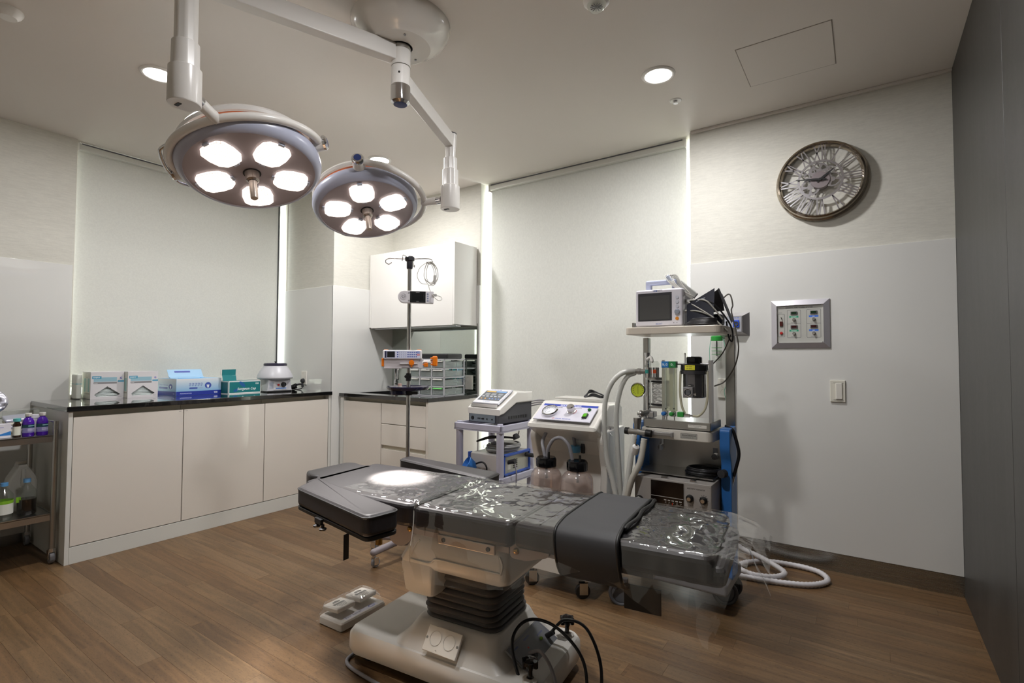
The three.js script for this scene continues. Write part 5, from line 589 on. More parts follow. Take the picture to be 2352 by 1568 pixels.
  const c = thing('black_tubing', 'bundle of black leads lying on top of the suction pump', 'leads', [-1.2, 0.9405, -2.52]); for (let k = 0; k < 5; k++) part('lead_loop', TB([[-0.045 + k * 0.004, 0.006, 0.03], [-0.02, 0.03 + k * 0.003, 0.01], [0.02 + k * 0.003, 0.026, -0.01 + k * 0.004], [0.06, 0.012, 0.0], [0.05, 0.006 + k * 0.002, 0.025], [0.0, 0.012 + k * 0.003, 0.02]], 0.0035, 40, 6, true), M.cableBlack, c);
}
// ---------------------------------------------------------------- anesthesia machine
{
  const t = thing('anesthesia_machine', 'anesthesia machine with steel posts, flowmeters, vaporizer and blue side frames', 'anesthesia machine'), bge = std('#b9b2a6', 0.4), wt = phy('#d6d2c8', 0.35, { clearcoat: 0.3 });
  for (const [a, b] of [[-0.985, -0.955], [-0.568, -0.522]]) part('post', BX(a, b, 0.12, 1.265, -2.71, -2.67, 0.004, 1), M.steel, t);
  part('top_shelf', SLAB([[-0.98, -2.72], [-0.98, -2.4], [-0.528, -2.4], [-0.515, -2.72]], 1.27, 1.305, 0.035, 0.004), std('#cfc6b8', 0.35), t);
  part('shelf_lip', BX(-0.978, -0.97, 1.305, 1.335, -2.7, -2.5), M.steel, t);
  part('machine_base', [BX(-0.985, -0.515, 0.1, 0.16, -2.74, -2.42, 0.015)], std('#7d7c80', 0.5), t);
  for (const [x, z] of [[-0.95, -2.33], [-0.55, -2.62], [-0.95, -2.72], [-0.55, -2.72]]) { const c = part('caster', [CY(0.014, 0.014, 0.04, [x, 0.095, z]), TO(0.05, 0.008, [x - 0.01, 0.052, z + 0.03], [0, 0.3, 0]), B(0.06, 0.05, 0.03, [x - 0.05, 0.075, z], 0.012, 2)], std('#55565a', 0.5), t); part('caster_wheel', tf(LA([[0, -0.014], [0.046, -0.014], [0.05, -0.008], [0.05, 0.008], [0.046, 0.014], [0, 0.014]]), [x - 0.02, 0.05, z], [PI / 2, 0.3, 0]), std('#6c6d70', 0.5), c); }
  for (const [a, b] of [[-0.962, -0.93], [-0.55, -0.512]]) part('side_frame', EX(roundPoly([[-2.62, 0.15], [-2.5, 0.15], [-2.5, 0.68], [-2.47, 0.74], [-2.47, 0.835], [-2.62, 0.835]], 0.02), b - a, 0.003, [b, 0, 0], [0, -PI / 2, 0]), M.blue, t);
  part('back_sheet', BX(-0.93, -0.55, 0.6, 0.78, -2.606, -2.6), M.steel, t); parts('cylinder_clamp', [[-0.86, 0.73], [-0.6, 0.71]].map(([x, y]) => merge([B(0.022, 0.03, 0.004, [x, y, -2.596]), CY(0.014, 0.014, 0.022, [x, y - 0.025, -2.586], [PI / 2, 0, 0])])), M.chrome, t);
  part('glass_shelf', BX(-0.915, -0.57, 0.606, 0.612, -2.6, -2.42), M.steel, t);
  const dr = part('drawer_shelf', SLAB([[-0.9, -2.66], [-0.9, -2.4], [-0.57, -2.4], [-0.56, -2.66]], 0.775, 0.823, 0.03, 0.005), wt, t); part('drawer_handle', [B(0.09, 0.018, 0.012, [-0.79, 0.8, -2.393], 0.004, 2), B(0.012, 0.024, 0.016, [-0.745, 0.799, -2.394], 0.003, 1), B(0.012, 0.024, 0.016, [-0.835, 0.801, -2.394], 0.003, 1)], M.alu, dr);
  const bm = canvasTex(256, 80, (x) => { x.fillStyle = '#a3a29c'; x.fillRect(0, 0, 256, 80); x.strokeStyle = '#55534e'; x.lineWidth = 3; x.strokeRect(4, 4, 248, 72); x.fillStyle = '#2c2b28'; x.font = 'bold 30px serif'; x.fillText('Royal Medical', 26, 42); x.font = '14px sans-serif'; x.fillText('ROYAL MEDICAL CO., LTD', 38, 66); }); part('maker_plate', PL(0.075, 0.024, [-0.67, 0.799, -2.3992]), printMat(bm, 0.35), dr);
  const tr = part('steel_tray', SLAB([[-0.885, -2.6], [-0.885, -2.4], [-0.573, -2.4], [-0.573, -2.6]], 0.828, 0.864, 0.006, 0.002, 4, 1), M.steel, t); const tl = canvasTex(256, 48, (x) => { x.fillStyle = '#dedcd4'; x.fillRect(0, 0, 256, 48); x.fillStyle = '#444'; x.font = '12px sans-serif'; x.fillText('MODEL : ANESTHESIA MACHINE', 14, 20); x.fillText('SERIAL NO', 90, 40); }); part('tray_label', PL(0.082, 0.014, [-0.632, 0.845, -2.3994]), printMat(tl), tr); parts('tray_foot', [[-0.87, -2.42], [-0.59, -2.42]].map(([x, z]) => CY(0.008, 0.008, 0.006, [x, 0.826, z])), M.black, tr);
  // gantry
  part('gantry', [BX(-0.588, -0.576, 0.864, 1.146, -2.47, -2.43), BX(-0.806, -0.797, 0.864, 1.146, -2.46, -2.44), ROD([-0.8, 1.128, -2.46], [-0.58, 1.128, -2.46], 0.005)], M.alu, t);
  const fm = part('flowmeter', BX(-0.803, -0.737, 0.905, 1.112, -2.455, -2.43), phy('#e6e8d8', 0.08, { transmission: 0.7, thickness: 0 }), t); part('yellow_scale', BX(-0.7755, -0.752, 0.905, 1.11, -2.46, -2.456), std('#d8d69a', 0.5), fm); parts('flow_tube', [-0.784, -0.745].map((x) => CY(0.0045, 0.0045, 0.2, [x, 1.008, -2.4285])), phy('#eef2ee', 0.05, { transmission: 0.8, thickness: 0 }), fm); parts('flow_float', [[-0.784, 0.915], [-0.745, 0.918]].map(([x, y]) => SP(0.0035, [x, y, -2.426])), M.black, fm);
  const hd = (a, b, c1, s) => part('gas_header', BX(a, b, 1.11, 1.14, -2.458, -2.428), c1, fm); hd(-0.804, -0.7705, std('#2c7fc6', 0.4)); hd(-0.7695, -0.736, std('#2b8a4a', 0.4)); for (const [s, x] of [['N₂O', -0.787], ['O₂', -0.753]]) { const g = canvasTex(96, 64, (c) => { c.fillStyle = s[0] === 'N' ? '#2c7fc6' : '#2b8a4a'; c.fillRect(0, 0, 96, 64); c.fillStyle = '#e8f0ee'; c.font = 'bold 38px sans-serif'; if (s[0] === 'N') { c.fillText('N', 8, 46); c.fillText('O', 58, 46); c.font = 'bold 18px sans-serif'; c.fillText('2', 40, 50); } else { c.fillText('O', 26, 46); c.font = 'bold 18px sans-serif'; c.fillText('2', 58, 50); } }); part('header_print', PL(0.031, 0.026, [x, 1.125, -2.4274]), printMat(g), fm); }
  for (const [x, m] of [[-0.787, M.blue], [-0.75, M.green]]) { part('flow_valve', [B(0.022, 0.028, 0.024, [x, 0.892, -2.44], 0.004, 1), CY(0.003, 0.003, 0.03, [x + 0.006, 0.87, -2.43])], M.chrome, fm); part('valve_knob', LA([[0.0095, 0], [0.01, 0.012], [0.006, 0.016], [0, 0.016]], [x - 0.006, 0.892, -2.428], [PI / 2, 0, 0], 14), m, fm); }
  part('oxygen_flush', [B(0.03, 0.024, 0.03, [-0.716, 0.892, -2.44], 0.003, 1)], M.green, fm); part('outlet_fitting', [CY(0.009, 0.009, 0.03, [-0.69, 0.888, -2.44], [0, 0, PI / 2]), CY(0.006, 0.006, 0.02, [-0.672, 0.888, -2.44], [0, 0, PI / 2])], M.chrome, fm);
  parts('gas_tube', [TB([[-0.66, 0.888, -2.44], [-0.63, 0.893, -2.43], [-0.605, 0.93, -2.44], [-0.597, 1.0, -2.45], [-0.597, 1.09, -2.45]], 0.0055, 40, 8), TB([[-0.72, 1.09, -2.45], [-0.723, 1.0, -2.45], [-0.715, 0.93, -2.45], [-0.7, 0.895, -2.45]], 0.0055, 30, 8)], phy('#d9d4bc', 0.25, { transmission: 0.3, thickness: 0 }), fm);
  // vaporizer
  const vp = part('vaporizer', [LA([[0, 0.972], [0.048, 0.972], [0.051, 0.976], [0.051, 1.082]], [-0.662, 0, -2.47], [0, 0, 0], 36)], std('#77767a', 0.12, 0.85), t); part('vaporizer_band', LA([[0.051, 1.08], [0.063, 1.082], [0.064, 1.098], [0.05, 1.1]], [-0.662, 0, -2.47], [0, 0, 0], 36), std('#5c5c60', 0.2, 0.7), vp); part('vaporizer_head', [LA([[0.05, 1.1], [0.062, 1.1], [0.06, 1.124], [0.045, 1.13], [0, 1.13]], [-0.662, 0, -2.47], [0, 0, 0], 36)], M.black, vp); part('vaporizer_dial', LA([[0.034, 1.13], [0.0355, 1.134], [0.0355, 1.158], [0.03, 1.163], [0, 1.163]], [-0.662, 0, -2.47], [0, 0, 0], 30), M.blackGloss, vp);
  const yl = canvasTex(128, 56, (x) => { x.fillStyle = '#e3df3c'; x.fillRect(0, 0, 128, 56); x.fillStyle = '#222'; x.font = 'bold 16px sans-serif'; x.fillText('FOR SEVO', 22, 24); x.fillText('USE ONLY', 22, 46); }); part('drug_label', tf(new THREE.CylinderGeometry(0.0632, 0.0632, 0.022, 12, 1, true, -0.45, 0.75), [-0.662, 1.112, -2.47]), printMat(yl), vp);
  part('filler_block', [B(0.046, 0.05, 0.03, [-0.672, 0.998, -2.412], 0.003, 1)], std('#8f8f92', 0.3, 0.6), vp); const vd = canvasTex(64, 64, (x) => { x.fillStyle = '#33363a'; x.fillRect(0, 0, 64, 64); x.strokeStyle = '#a9adb0'; x.lineWidth = 2; for (let k = 0; k < 6; k++) { x.beginPath(); x.moveTo(14, 12 + k * 8); x.lineTo(50, 12 + k * 8); x.stroke(); } }); part('sight_glass', tf(new THREE.CircleGeometry(0.016, 24), [-0.672, 0.998, -2.3965]), printMat(vd, 0.1), vp); part('sight_ring', TO(0.017, 0.002, [-0.672, 0.998, -2.3965]), M.chrome, vp); parts('filler_screw', [CY(0.006, 0.006, 0.014, [-0.644, 0.99, -2.41], [0, 0, PI / 2]), LA([[0, 0.008], [0.012, 0.004], [0.012, 0]], [-0.665, 1.028, -2.412])], M.chrome, vp);
  part('back_rod', CY(0.004, 0.004, 0.06, [-0.713, 1.15, -2.5]), phy('#d8d8d0', 0.3), t);
  // absorber
  const ab = part('absorber_column', [CY(0.009, 0.009, 0.27, [-0.88, 1.0, -2.45]), CY(0.016, 0.016, 0.012, [-0.88, 0.87, -2.45])], M.chrome, t);
  const gran = dataTex(128, 128, (u, v, x, y) => { const k = 120 + 120 * vnoise(u * 40, v * 40, 40, 40); return [k, k, k * 0.97]; }); part('canister', CY(0.052, 0.052, 0.1, [-0.82, 0.985, -2.49]), new THREE.MeshPhysicalMaterial({ map: gran, roughness: 0.6, bumpMap: gran, bumpScale: 0.003, clearcoat: 1, clearcoatRoughness: 0.05 }), ab); parts('canister_lid', [CY(0.056, 0.056, 0.008, [-0.82, 1.041, -2.49]), CY(0.056, 0.056, 0.008, [-0.82, 0.929, -2.49])], M.black, ab); part('absorber_plate', [CY(0.045, 0.045, 0.012, [-0.85, 1.056, -2.47]), B(0.1, 0.008, 0.03, [-0.84, 0.916, -2.47])], M.steel, ab);
  for (const [x, z, m] of [[-0.87, -2.43, std('#2f8a80', 0.4)], [-0.842, -2.46, std('#c85028', 0.4)]]) { part('valve_base', CY(0.017, 0.017, 0.05, [x, 1.085, z]), M.chrome, ab); part('valve_dome', LA([[0.018, 1.112], [0.0175, 1.128], [0.01, 1.14], [0, 1.142]], [x, 0, z]), M.clear, ab); part('valve_tag', tf(new THREE.CylinderGeometry(0.0173, 0.0173, 0.018, 8, 1, true, -0.6, 1.0), [x, 1.09, z]), m, ab); }
  part('relief_valve', [CY(0.012, 0.012, 0.05, [-0.885, 1.145, -2.46]), CY(0.014, 0.014, 0.012, [-0.885, 1.176, -2.46])], M.chrome, ab); part('relief_spout', TB([[-0.88, 1.15, -2.45], [-0.86, 1.158, -2.44], [-0.85, 1.14, -2.43]], 0.008, 16, 8), std('#d4d2cc', 0.4), ab);
  part('hose_port', [CY(0.012, 0.012, 0.07, [-0.905, 1.09, -2.43], [0, 0, PI / 2]), CY(0.016, 0.016, 0.016, [-0.915, 1.09, -2.43], [0, 0, PI / 2], 8)], M.steel, ab);
  const gm = canvasTex(128, 128, (x) => { x.fillStyle = '#c9d83c'; x.fillRect(0, 0, 128, 128); x.strokeStyle = '#3a4410'; x.lineWidth = 3; for (let k = 0; k < 14; k++) { const a = 2.2 + k * 0.38; x.beginPath(); x.moveTo(64 + 42 * Math.cos(a), 64 + 42 * Math.sin(a)); x.lineTo(64 + 54 * Math.cos(a), 64 + 54 * Math.sin(a)); x.stroke(); } x.beginPath(); x.moveTo(64, 104); x.lineTo(64, 26); x.stroke(); }); part('pressure_gauge', LA([[0, -0.012], [0.033, -0.012], [0.036, 0], [0.036, 0.01], [0.032, 0.012], [0.031, 0.006]], [-0.916, 1.0, -2.42], [PI / 2, 0.18, 0]), M.chrome, ab); part('gauge_face', tf(new THREE.CircleGeometry(0.032, 28), [-0.9155, 1.0, -2.4125], [0, 0, 0]), printMat(gm, 0.3), ab); part('absorber_base', B(0.05, 0.03, 0.05, [-0.87, 0.882, -2.46], 0.005, 1), M.alu, ab);
  // manifold left of the drawer
  const mf = part('hose_manifold', [ROD([-0.955, 0.802, -2.38], [-0.845, 0.798, -2.38], 0.0145), CY(0.019, 0.015, 0.05, [-0.91, 0.83, -2.39]), CY(0.02, 0.02, 0.014, [-0.91, 0.86, -2.39], [0, 0, 0], 8), SP(0.018, [-0.9, 0.885, -2.41]), ROD([-0.9, 0.885, -2.41], [-0.87, 0.895, -2.45], 0.012)], M.steel, t); parts('manifold_cap', [ROD([-0.968, 0.803, -2.38], [-0.95, 0.802, -2.38], 0.017), ROD([-0.865, 0.799, -2.38], [-0.838, 0.797, -2.38], 0.0175)], M.black, mf); part('mask_cup', tf(LA([[0.006, 0.03], [0.016, 0.02], [0.019, -0.02], [0.017, -0.02], [0.012, 0.016]]), [-0.905, 0.722, -2.345], [0.5, 0, -0.4]), std('#d9d8d6', 0.5), mf); part('cup_chain', TB([[-0.905, 0.79, -2.365], [-0.907, 0.76, -2.35], [-0.905, 0.735, -2.345]], 0.0025, 12, 5), std('#9b7d58', 0.6), mf);
  const hoseM = phy('#e4e4de', 0.35, { transmission: 0.25, thickness: 0 });
  part('breathing_hose', corrugated([[-0.935, 1.094, -2.42], [-0.984, 1.079, -2.37], [-1.03, 1.02, -2.345], [-1.055, 0.922, -2.335], [-1.053, 0.773, -2.33], [-1.038, 0.647, -2.33], [-1.008, 0.545, -2.33], [-0.979, 0.4, -2.32], [-0.96, 0.3, -2.3]], 0.0125), hoseM, t); part('breathing_hose', corrugated([[-0.935, 1.084, -2.43], [-0.968, 1.062, -2.4], [-1.0, 0.989, -2.39], [-1.014, 0.882, -2.38], [-1.008, 0.756, -2.375], [-0.997, 0.609, -2.37], [-0.979, 0.4, -2.36], [-0.95, 0.3, -2.34]], 0.0125), hoseM, t);
  part('breathing_hose', corrugated([[-0.914, 0.79, -2.36], [-0.926, 0.68, -2.345], [-0.939, 0.575, -2.335], [-0.958, 0.45, -2.325], [-0.96, 0.34, -2.31]], 0.0135), hoseM, t); part('breathing_hose', corrugated([[-0.865, 0.775, -2.36], [-0.878, 0.665, -2.335], [-0.913, 0.579, -2.318], [-0.945, 0.45, -2.31], [-0.96, 0.35, -2.29]], 0.0145), std('#bdb9ae', 0.4), t);
  part('blue_hose', TB([[-0.93, 0.76, -2.42], [-0.955, 0.66, -2.42], [-0.965, 0.5, -2.42]], 0.006, 24, 8), std('#3a62c0', 0.4), t);
  part('grab_hose', TB([[-0.54, 0.839, -2.55], [-0.51, 0.828, -2.53], [-0.498, 0.799, -2.53], [-0.482, 0.72, -2.53], [-0.496, 0.649, -2.53], [-0.504, 0.618, -2.53]], 0.0075, 40, 8), M.cableBlack, t); part('grab_wand', [ROD([-0.504, 0.62, -2.53], [-0.53, 0.494, -2.53], 0.006), SP(0.009, [-0.531, 0.49, -2.53])], M.chrome, t);
}
{ // ventilator
  const t = thing('ventilator', 'grey anesthetic ventilator with dark window and two dials on the machine', 'ventilator', [-0.737, 0.43, -2.48], 0), g = std('#a9a49f', 0.45);
  part('case', B(0.35, 0.168, 0.25, [0, 0.084, 0], 0.003, 1), g, t);
  part('display_window', B(0.15, 0.14, 0.004, [-0.02, 0.09, 0.126]), std('#170c0a', 0.12), t); const dw = canvasTex(256, 240, (x) => { x.fillStyle = '#150c0a'; x.fillRect(0, 0, 256, 240); x.fillStyle = '#cfccc8'; x.fillRect(0, 118, 256, 4); for (let k = 0; k < 5; k++) { x.fillRect(104 + k * 30, 140, 20, 7); x.fillRect(112 + k * 30, 156, 2, 14); x.fillRect(120 + k * 30, 156, 2, 8); } x.fillStyle = '#d02818'; x.fillRect(168, 160, 6, 20); x.fillStyle = '#aaa'; x.font = '11px sans-serif'; x.fillText('TIDAL VOLUME', 20, 200); }); part('window_print', PL(0.148, 0.138, [-0.02, 0.09, 0.1284]), printMat(dw, 0.12), t);
  const vl = canvasTex(256, 240, (x) => { x.fillStyle = '#a9a49f'; x.fillRect(0, 0, 256, 240); x.strokeStyle = '#6d6964'; x.strokeRect(6, 6, 244, 228); x.fillStyle = '#2f2d2a'; x.font = 'bold 14px sans-serif'; x.fillText('ANESTHETIC VENTILATOR', 28, 34); x.font = '11px sans-serif'; x.fillText('I : E RATIO', 34, 160); x.fillText('RATE / MIN', 150, 160); for (let k = 0; k < 7; k++) { const a = PI + k * PI / 6; x.fillRect(186 + 40 * Math.cos(a), 104 + 40 * Math.sin(a), 8, 4); } }); part('dial_plate', PL(0.115, 0.14, [0.115, 0.09, 0.1258]), printMat(vl, 0.4), t);
  for (const x of [0.083, 0.142]) { const k = part('dial', LA([[0.0165, 0], [0.0165, 0.008], [0.012, 0.01], [0.0115, 0.02], [0, 0.021]], [x, 0.1, 0.126], [PI / 2, 0, 0]), M.black, t); part('dial_cap', LA([[0.009, 0.0205], [0.0085, 0.0225], [0, 0.023]], [x, 0.1, 0.126], [PI / 2, 0, 0]), M.chrome, k); }
  part('hose_outlet', [CY(0.019, 0.019, 0.02, [-0.15, 0.06, 0.13], [PI / 2, 0, 0])], M.black, t); part('outlet_hose', corrugated([[-0.15, 0.06, 0.135], [-0.155, 0.055, 0.165], [-0.172, 0.03, 0.19], [-0.185, -0.02, 0.195]], 0.0155), phy('#d6d4ce', 0.3, { transmission: 0.3, thickness: 0 }), t);
  parts('top_latch', [B(0.03, 0.008, 0.02, [-0.04, 0.172, 0.1], 0.002, 1), B(0.026, 0.008, 0.02, [0.09, 0.172, 0.1], 0.002, 1)], M.chrome, t);
  const c = thing('coiled_lead', 'black coiled lead on the steel shelf above the ventilator', 'lead', [-0.64, 0.6125, -2.5]); for (let k = 0; k < 5; k++) part('lead_coil', tf(new THREE.TorusGeometry(0.07 + 0.004 * (k % 2), 0.005, 6, 40), [0.003 * k, 0.006 + k * 0.006, 0], [PI / 2, 0, 0], [1, 0.8, 1]), M.cableBlack, c); part('lead_plug', CY(0.018, 0.018, 0.03, [0.1, 0.02, 0.03], [PI / 2, 0, 0.3]), M.rubber, c);
}
{ // patient monitor on the top shelf
  const y0 = 1.3055, t = thing('patient_monitor', 'white patient monitor with dark screen and carrying handle on the top shelf', 'monitor', [-0.829, y0, -2.55], 0.01), w = phy('#dcdae2', 0.35, { clearcoat: 0.3 });
  part('bezel', B(0.232, 0.182, 0.05, [0, 0.096, 0.066], 0.01, 3), w, t); part('rear_case', B(0.21, 0.165, 0.13, [0.006, 0.088, -0.02], 0.012, 2), std('#77787e', 0.5), t); part('screen_frame', B(0.168, 0.138, 0.003, [-0.018, 0.1, 0.0905], 0.001, 1), std('#3a3b3f', 0.25), t); part('screen', B(0.15, 0.116, 0.002, [-0.018, 0.097, 0.0925]), std('#4a4a4a', 0.18), t);
  part('handle', [B(0.028, 0.07, 0.03, [-0.07, 0.205, 0.02], 0.008, 2), B(0.024, 0.07, 0.03, [0.06, 0.205, 0.02], 0.008, 2), B(0.155, 0.026, 0.032, [-0.006, 0.228, 0.02], 0.01, 3)], std('#bcc2da', 0.4), t);
  parts('button', [0, 1, 2].map((k) => LA([[0.0085, 0], [0.008, 0.004], [0, 0.005]], [0.092, 0.142 - k * 0.022, 0.0905], [PI / 2, 0, 0], 16)), std('#c9cbd6', 0.3), t); part('jog_dial', LA([[0.0125, 0], [0.012, 0.012], [0.006, 0.014], [0, 0.014]], [0.093, 0.072, 0.0905], [PI / 2, 0, 0], 20), std('#9aa0ae', 0.3, 0.3), t); part('power_button', LA([[0.0085, 0], [0.008, 0.004], [0, 0.006]], [0.091, 0.04, 0.0905], [PI / 2, 0, 0], 16), std('#d98a2a', 0.3), t);
  const mt = canvasTex(256, 32, (x) => { x.fillStyle = '#dcdae2'; x.fillRect(0, 0, 256, 32); x.fillStyle = '#2f4a9c'; x.font = 'bold 22px sans-serif'; x.fillText('Bionet', 96, 24); x.strokeStyle = '#2f4a9c'; x.lineWidth = 2; x.beginPath(); x.arc(160, 22, 18, -1.4, -0.2); x.stroke(); }); part('maker_print', PL(0.1, 0.0125, [0.0, 0.017, 0.0914]), printMat(mt, 0.4), t); const mu = canvasTex(128, 24, (x) => { x.fillStyle = '#dcdae2'; x.fillRect(0, 0, 128, 24); x.fillStyle = '#2f4a9c'; x.fillRect(18, 4, 46, 16); x.fillStyle = '#fff'; x.font = 'bold 13px sans-serif'; x.fillText('BM3', 26, 17); x.fillStyle = '#555'; x.fillText('Plus', 68, 17); }); part('model_print', PL(0.05, 0.0095, [-0.005, 0.178, 0.0914]), printMat(mu, 0.4), t); parts('status_led', [[0.075, 0.02], [0.09, 0.02]].map(([x, y]) => CY(0.0016, 0.0016, 0.001, [x, y, 0.0914], [PI / 2, 0, 0], 8)), M.black, t);
  parts('cable_plug', [CY(0.011, 0.011, 0.035, [0.13, 0.125, 0.02], [0, 0, PI / 2]), CY(0.009, 0.009, 0.03, [0.128, 0.078, 0.03], [0, 0, PI / 2])], std('#c4c2be', 0.4), t);
  // lead set slung over the monitor
  const c = thing('lead_wires', 'white patient lead wires looped over the corner of the monitor', 'leads', [-0.829, y0, -2.55]); for (let k = 0; k < 5; k++) part('lead_wire', TB([[0.125, 0.125, 0.02], [0.15, 0.13 + k * 0.004, 0.03], [0.1 + k * 0.004, 0.17, 0.05], [0.05 + k * 0.006, 0.215, 0.06], [0.02 + k * 0.009, 0.252, 0.05 - k * 0.004], [0.04 + k * 0.008, 0.258, 0.03], [0.09 + k * 0.004, 0.2, 0.02 + k * 0.003], [0.155, 0.14, 0.02]], 0.0024, 60, 6), M.cableWhite, c); part('lead_yoke', tf(B(0.03, 0.11, 0.014, [0, 0, 0], 0.005, 2), [0.122, 0.185, 0.02], [0, 0, 0.85]), std('#a9aaa6', 0.35), c); part('finger_sensor', tf(B(0.018, 0.05, 0.016, [0, 0, 0], 0.006, 2), [0.046, 0.235, 0.05], [0, 0, 0.6]), std('#b9c0d0', 0.3), c);
  // cuff
  const f = thing('pressure_cuff', 'navy blood pressure cuff folded on the top shelf beside the monitor', 'pressure cuff', [-0.612, y0, -2.56]), nv = std('#14182a', 0.6);
  part('cuff_fold', [grid(16, 14, (a, b) => [-0.075 + 0.13 * a, 0.085 + 0.085 * a + 0.012 * Math.sin(b * 3) - 0.07 * Math.pow(b, 1.4) * (0.3 + a), 0.09 - 0.02 * a - 0.13 * b]), grid(16, 14, (a, b) => [-0.08 + 0.12 * a, 0.012 + 0.09 * b + 0.075 * a * b, 0.1 - 0.03 * b * a]), grid(16, 14, (a, b) => [0.05 + 0.06 * b, 0.17 - 0.16 * b + 0.01 * Math.sin(a * 5), 0.06 - 0.1 * a]), BX(-0.07, 0.06, 0.004, 0.06, -0.05, 0.03, 0.015)], nv, f);
  part('cuff_trim', TB([[-0.078, 0.09, 0.092], [-0.02, 0.125, 0.088], [0.0, 0.13, 0.086]], 0.0022, 12, 5), std('#8b8f98', 0.5), f);
  for (let k = 0; k < 5; k++) part('cuff_tube', tf(new THREE.TorusGeometry(0.06 - 0.004 * k, 0.0042, 6, 36), [-0.015 + 0.004 * k, 0.008 + 0.006 * k, 0.105], [PI / 2, 0, 0], [1.2, 0.55, 1]), M.cableBlack, f);
  parts('cuff_hose', [TB([[-0.07, 0.12, 0.07], [-0.02, 0.122, 0.085], [0.04, 0.1, 0.08], [0.09, 0.03, 0.06], [0.105, -0.02, 0.02], [0.1, -0.07, 0.0], [0.085, -0.05, 0.0], [0.08, 0.02, 0.02]], 0.004, 60, 7), TB([[-0.09, 0.075, 0.09], [-0.03, 0.07, 0.095], [0.03, 0.045, 0.1], [0.07, 0.005, 0.1], [0.098, -0.025, 0.09]], 0.0036, 50, 7), TB([[-0.07, 0.115, 0.09], [-0.02, 0.08, 0.095], [0.03, 0.045, 0.1], [0.075, 0.0, 0.1], [0.095, -0.03, 0.085]], 0.0034, 50, 7)].slice(0, 1), M.cableBlack, f);
  parts('signal_cable', [TB([[-0.09, 0.075, 0.09], [-0.03, 0.07, 0.1], [0.03, 0.045, 0.105], [0.07, 0.005, 0.105], [0.098, -0.025, 0.09]], 0.0036, 50, 7), TB([[-0.075, 0.115, 0.09], [-0.02, 0.08, 0.1], [0.03, 0.045, 0.108], [0.075, 0.0, 0.105], [0.095, -0.03, 0.085]], 0.003, 50, 7), TB([[-0.07, 0.125, 0.08], [0.0, 0.12, 0.09], [0.04, 0.08, 0.09], [0.075, 0.03, 0.08]], 0.0036, 40, 7)], std('#9a9890', 0.4), f);
  part('monitor_cable', TB([[0.037, 0.13, -0.06], [0.077, 0.16, -0.06], [0.092, 0.107, -0.06], [0.086, 0.076, -0.06], [0.105, -0.02, -0.06], [0.116, -0.102, -0.06], [0.099, -0.185, -0.06], [0.053, -0.26, -0.06], [0.02, -0.282, -0.0]], 0.0034, 80, 7), std('#6d6962', 0.4), f); part('monitor_cable', TB([[0.09, -0.02, -0.06], [0.081, -0.04, -0.06], [0.045, -0.123, -0.06], [0.012, -0.19, 0.05]], 0.003, 40, 7), std('#55524c', 0.4), f);
}
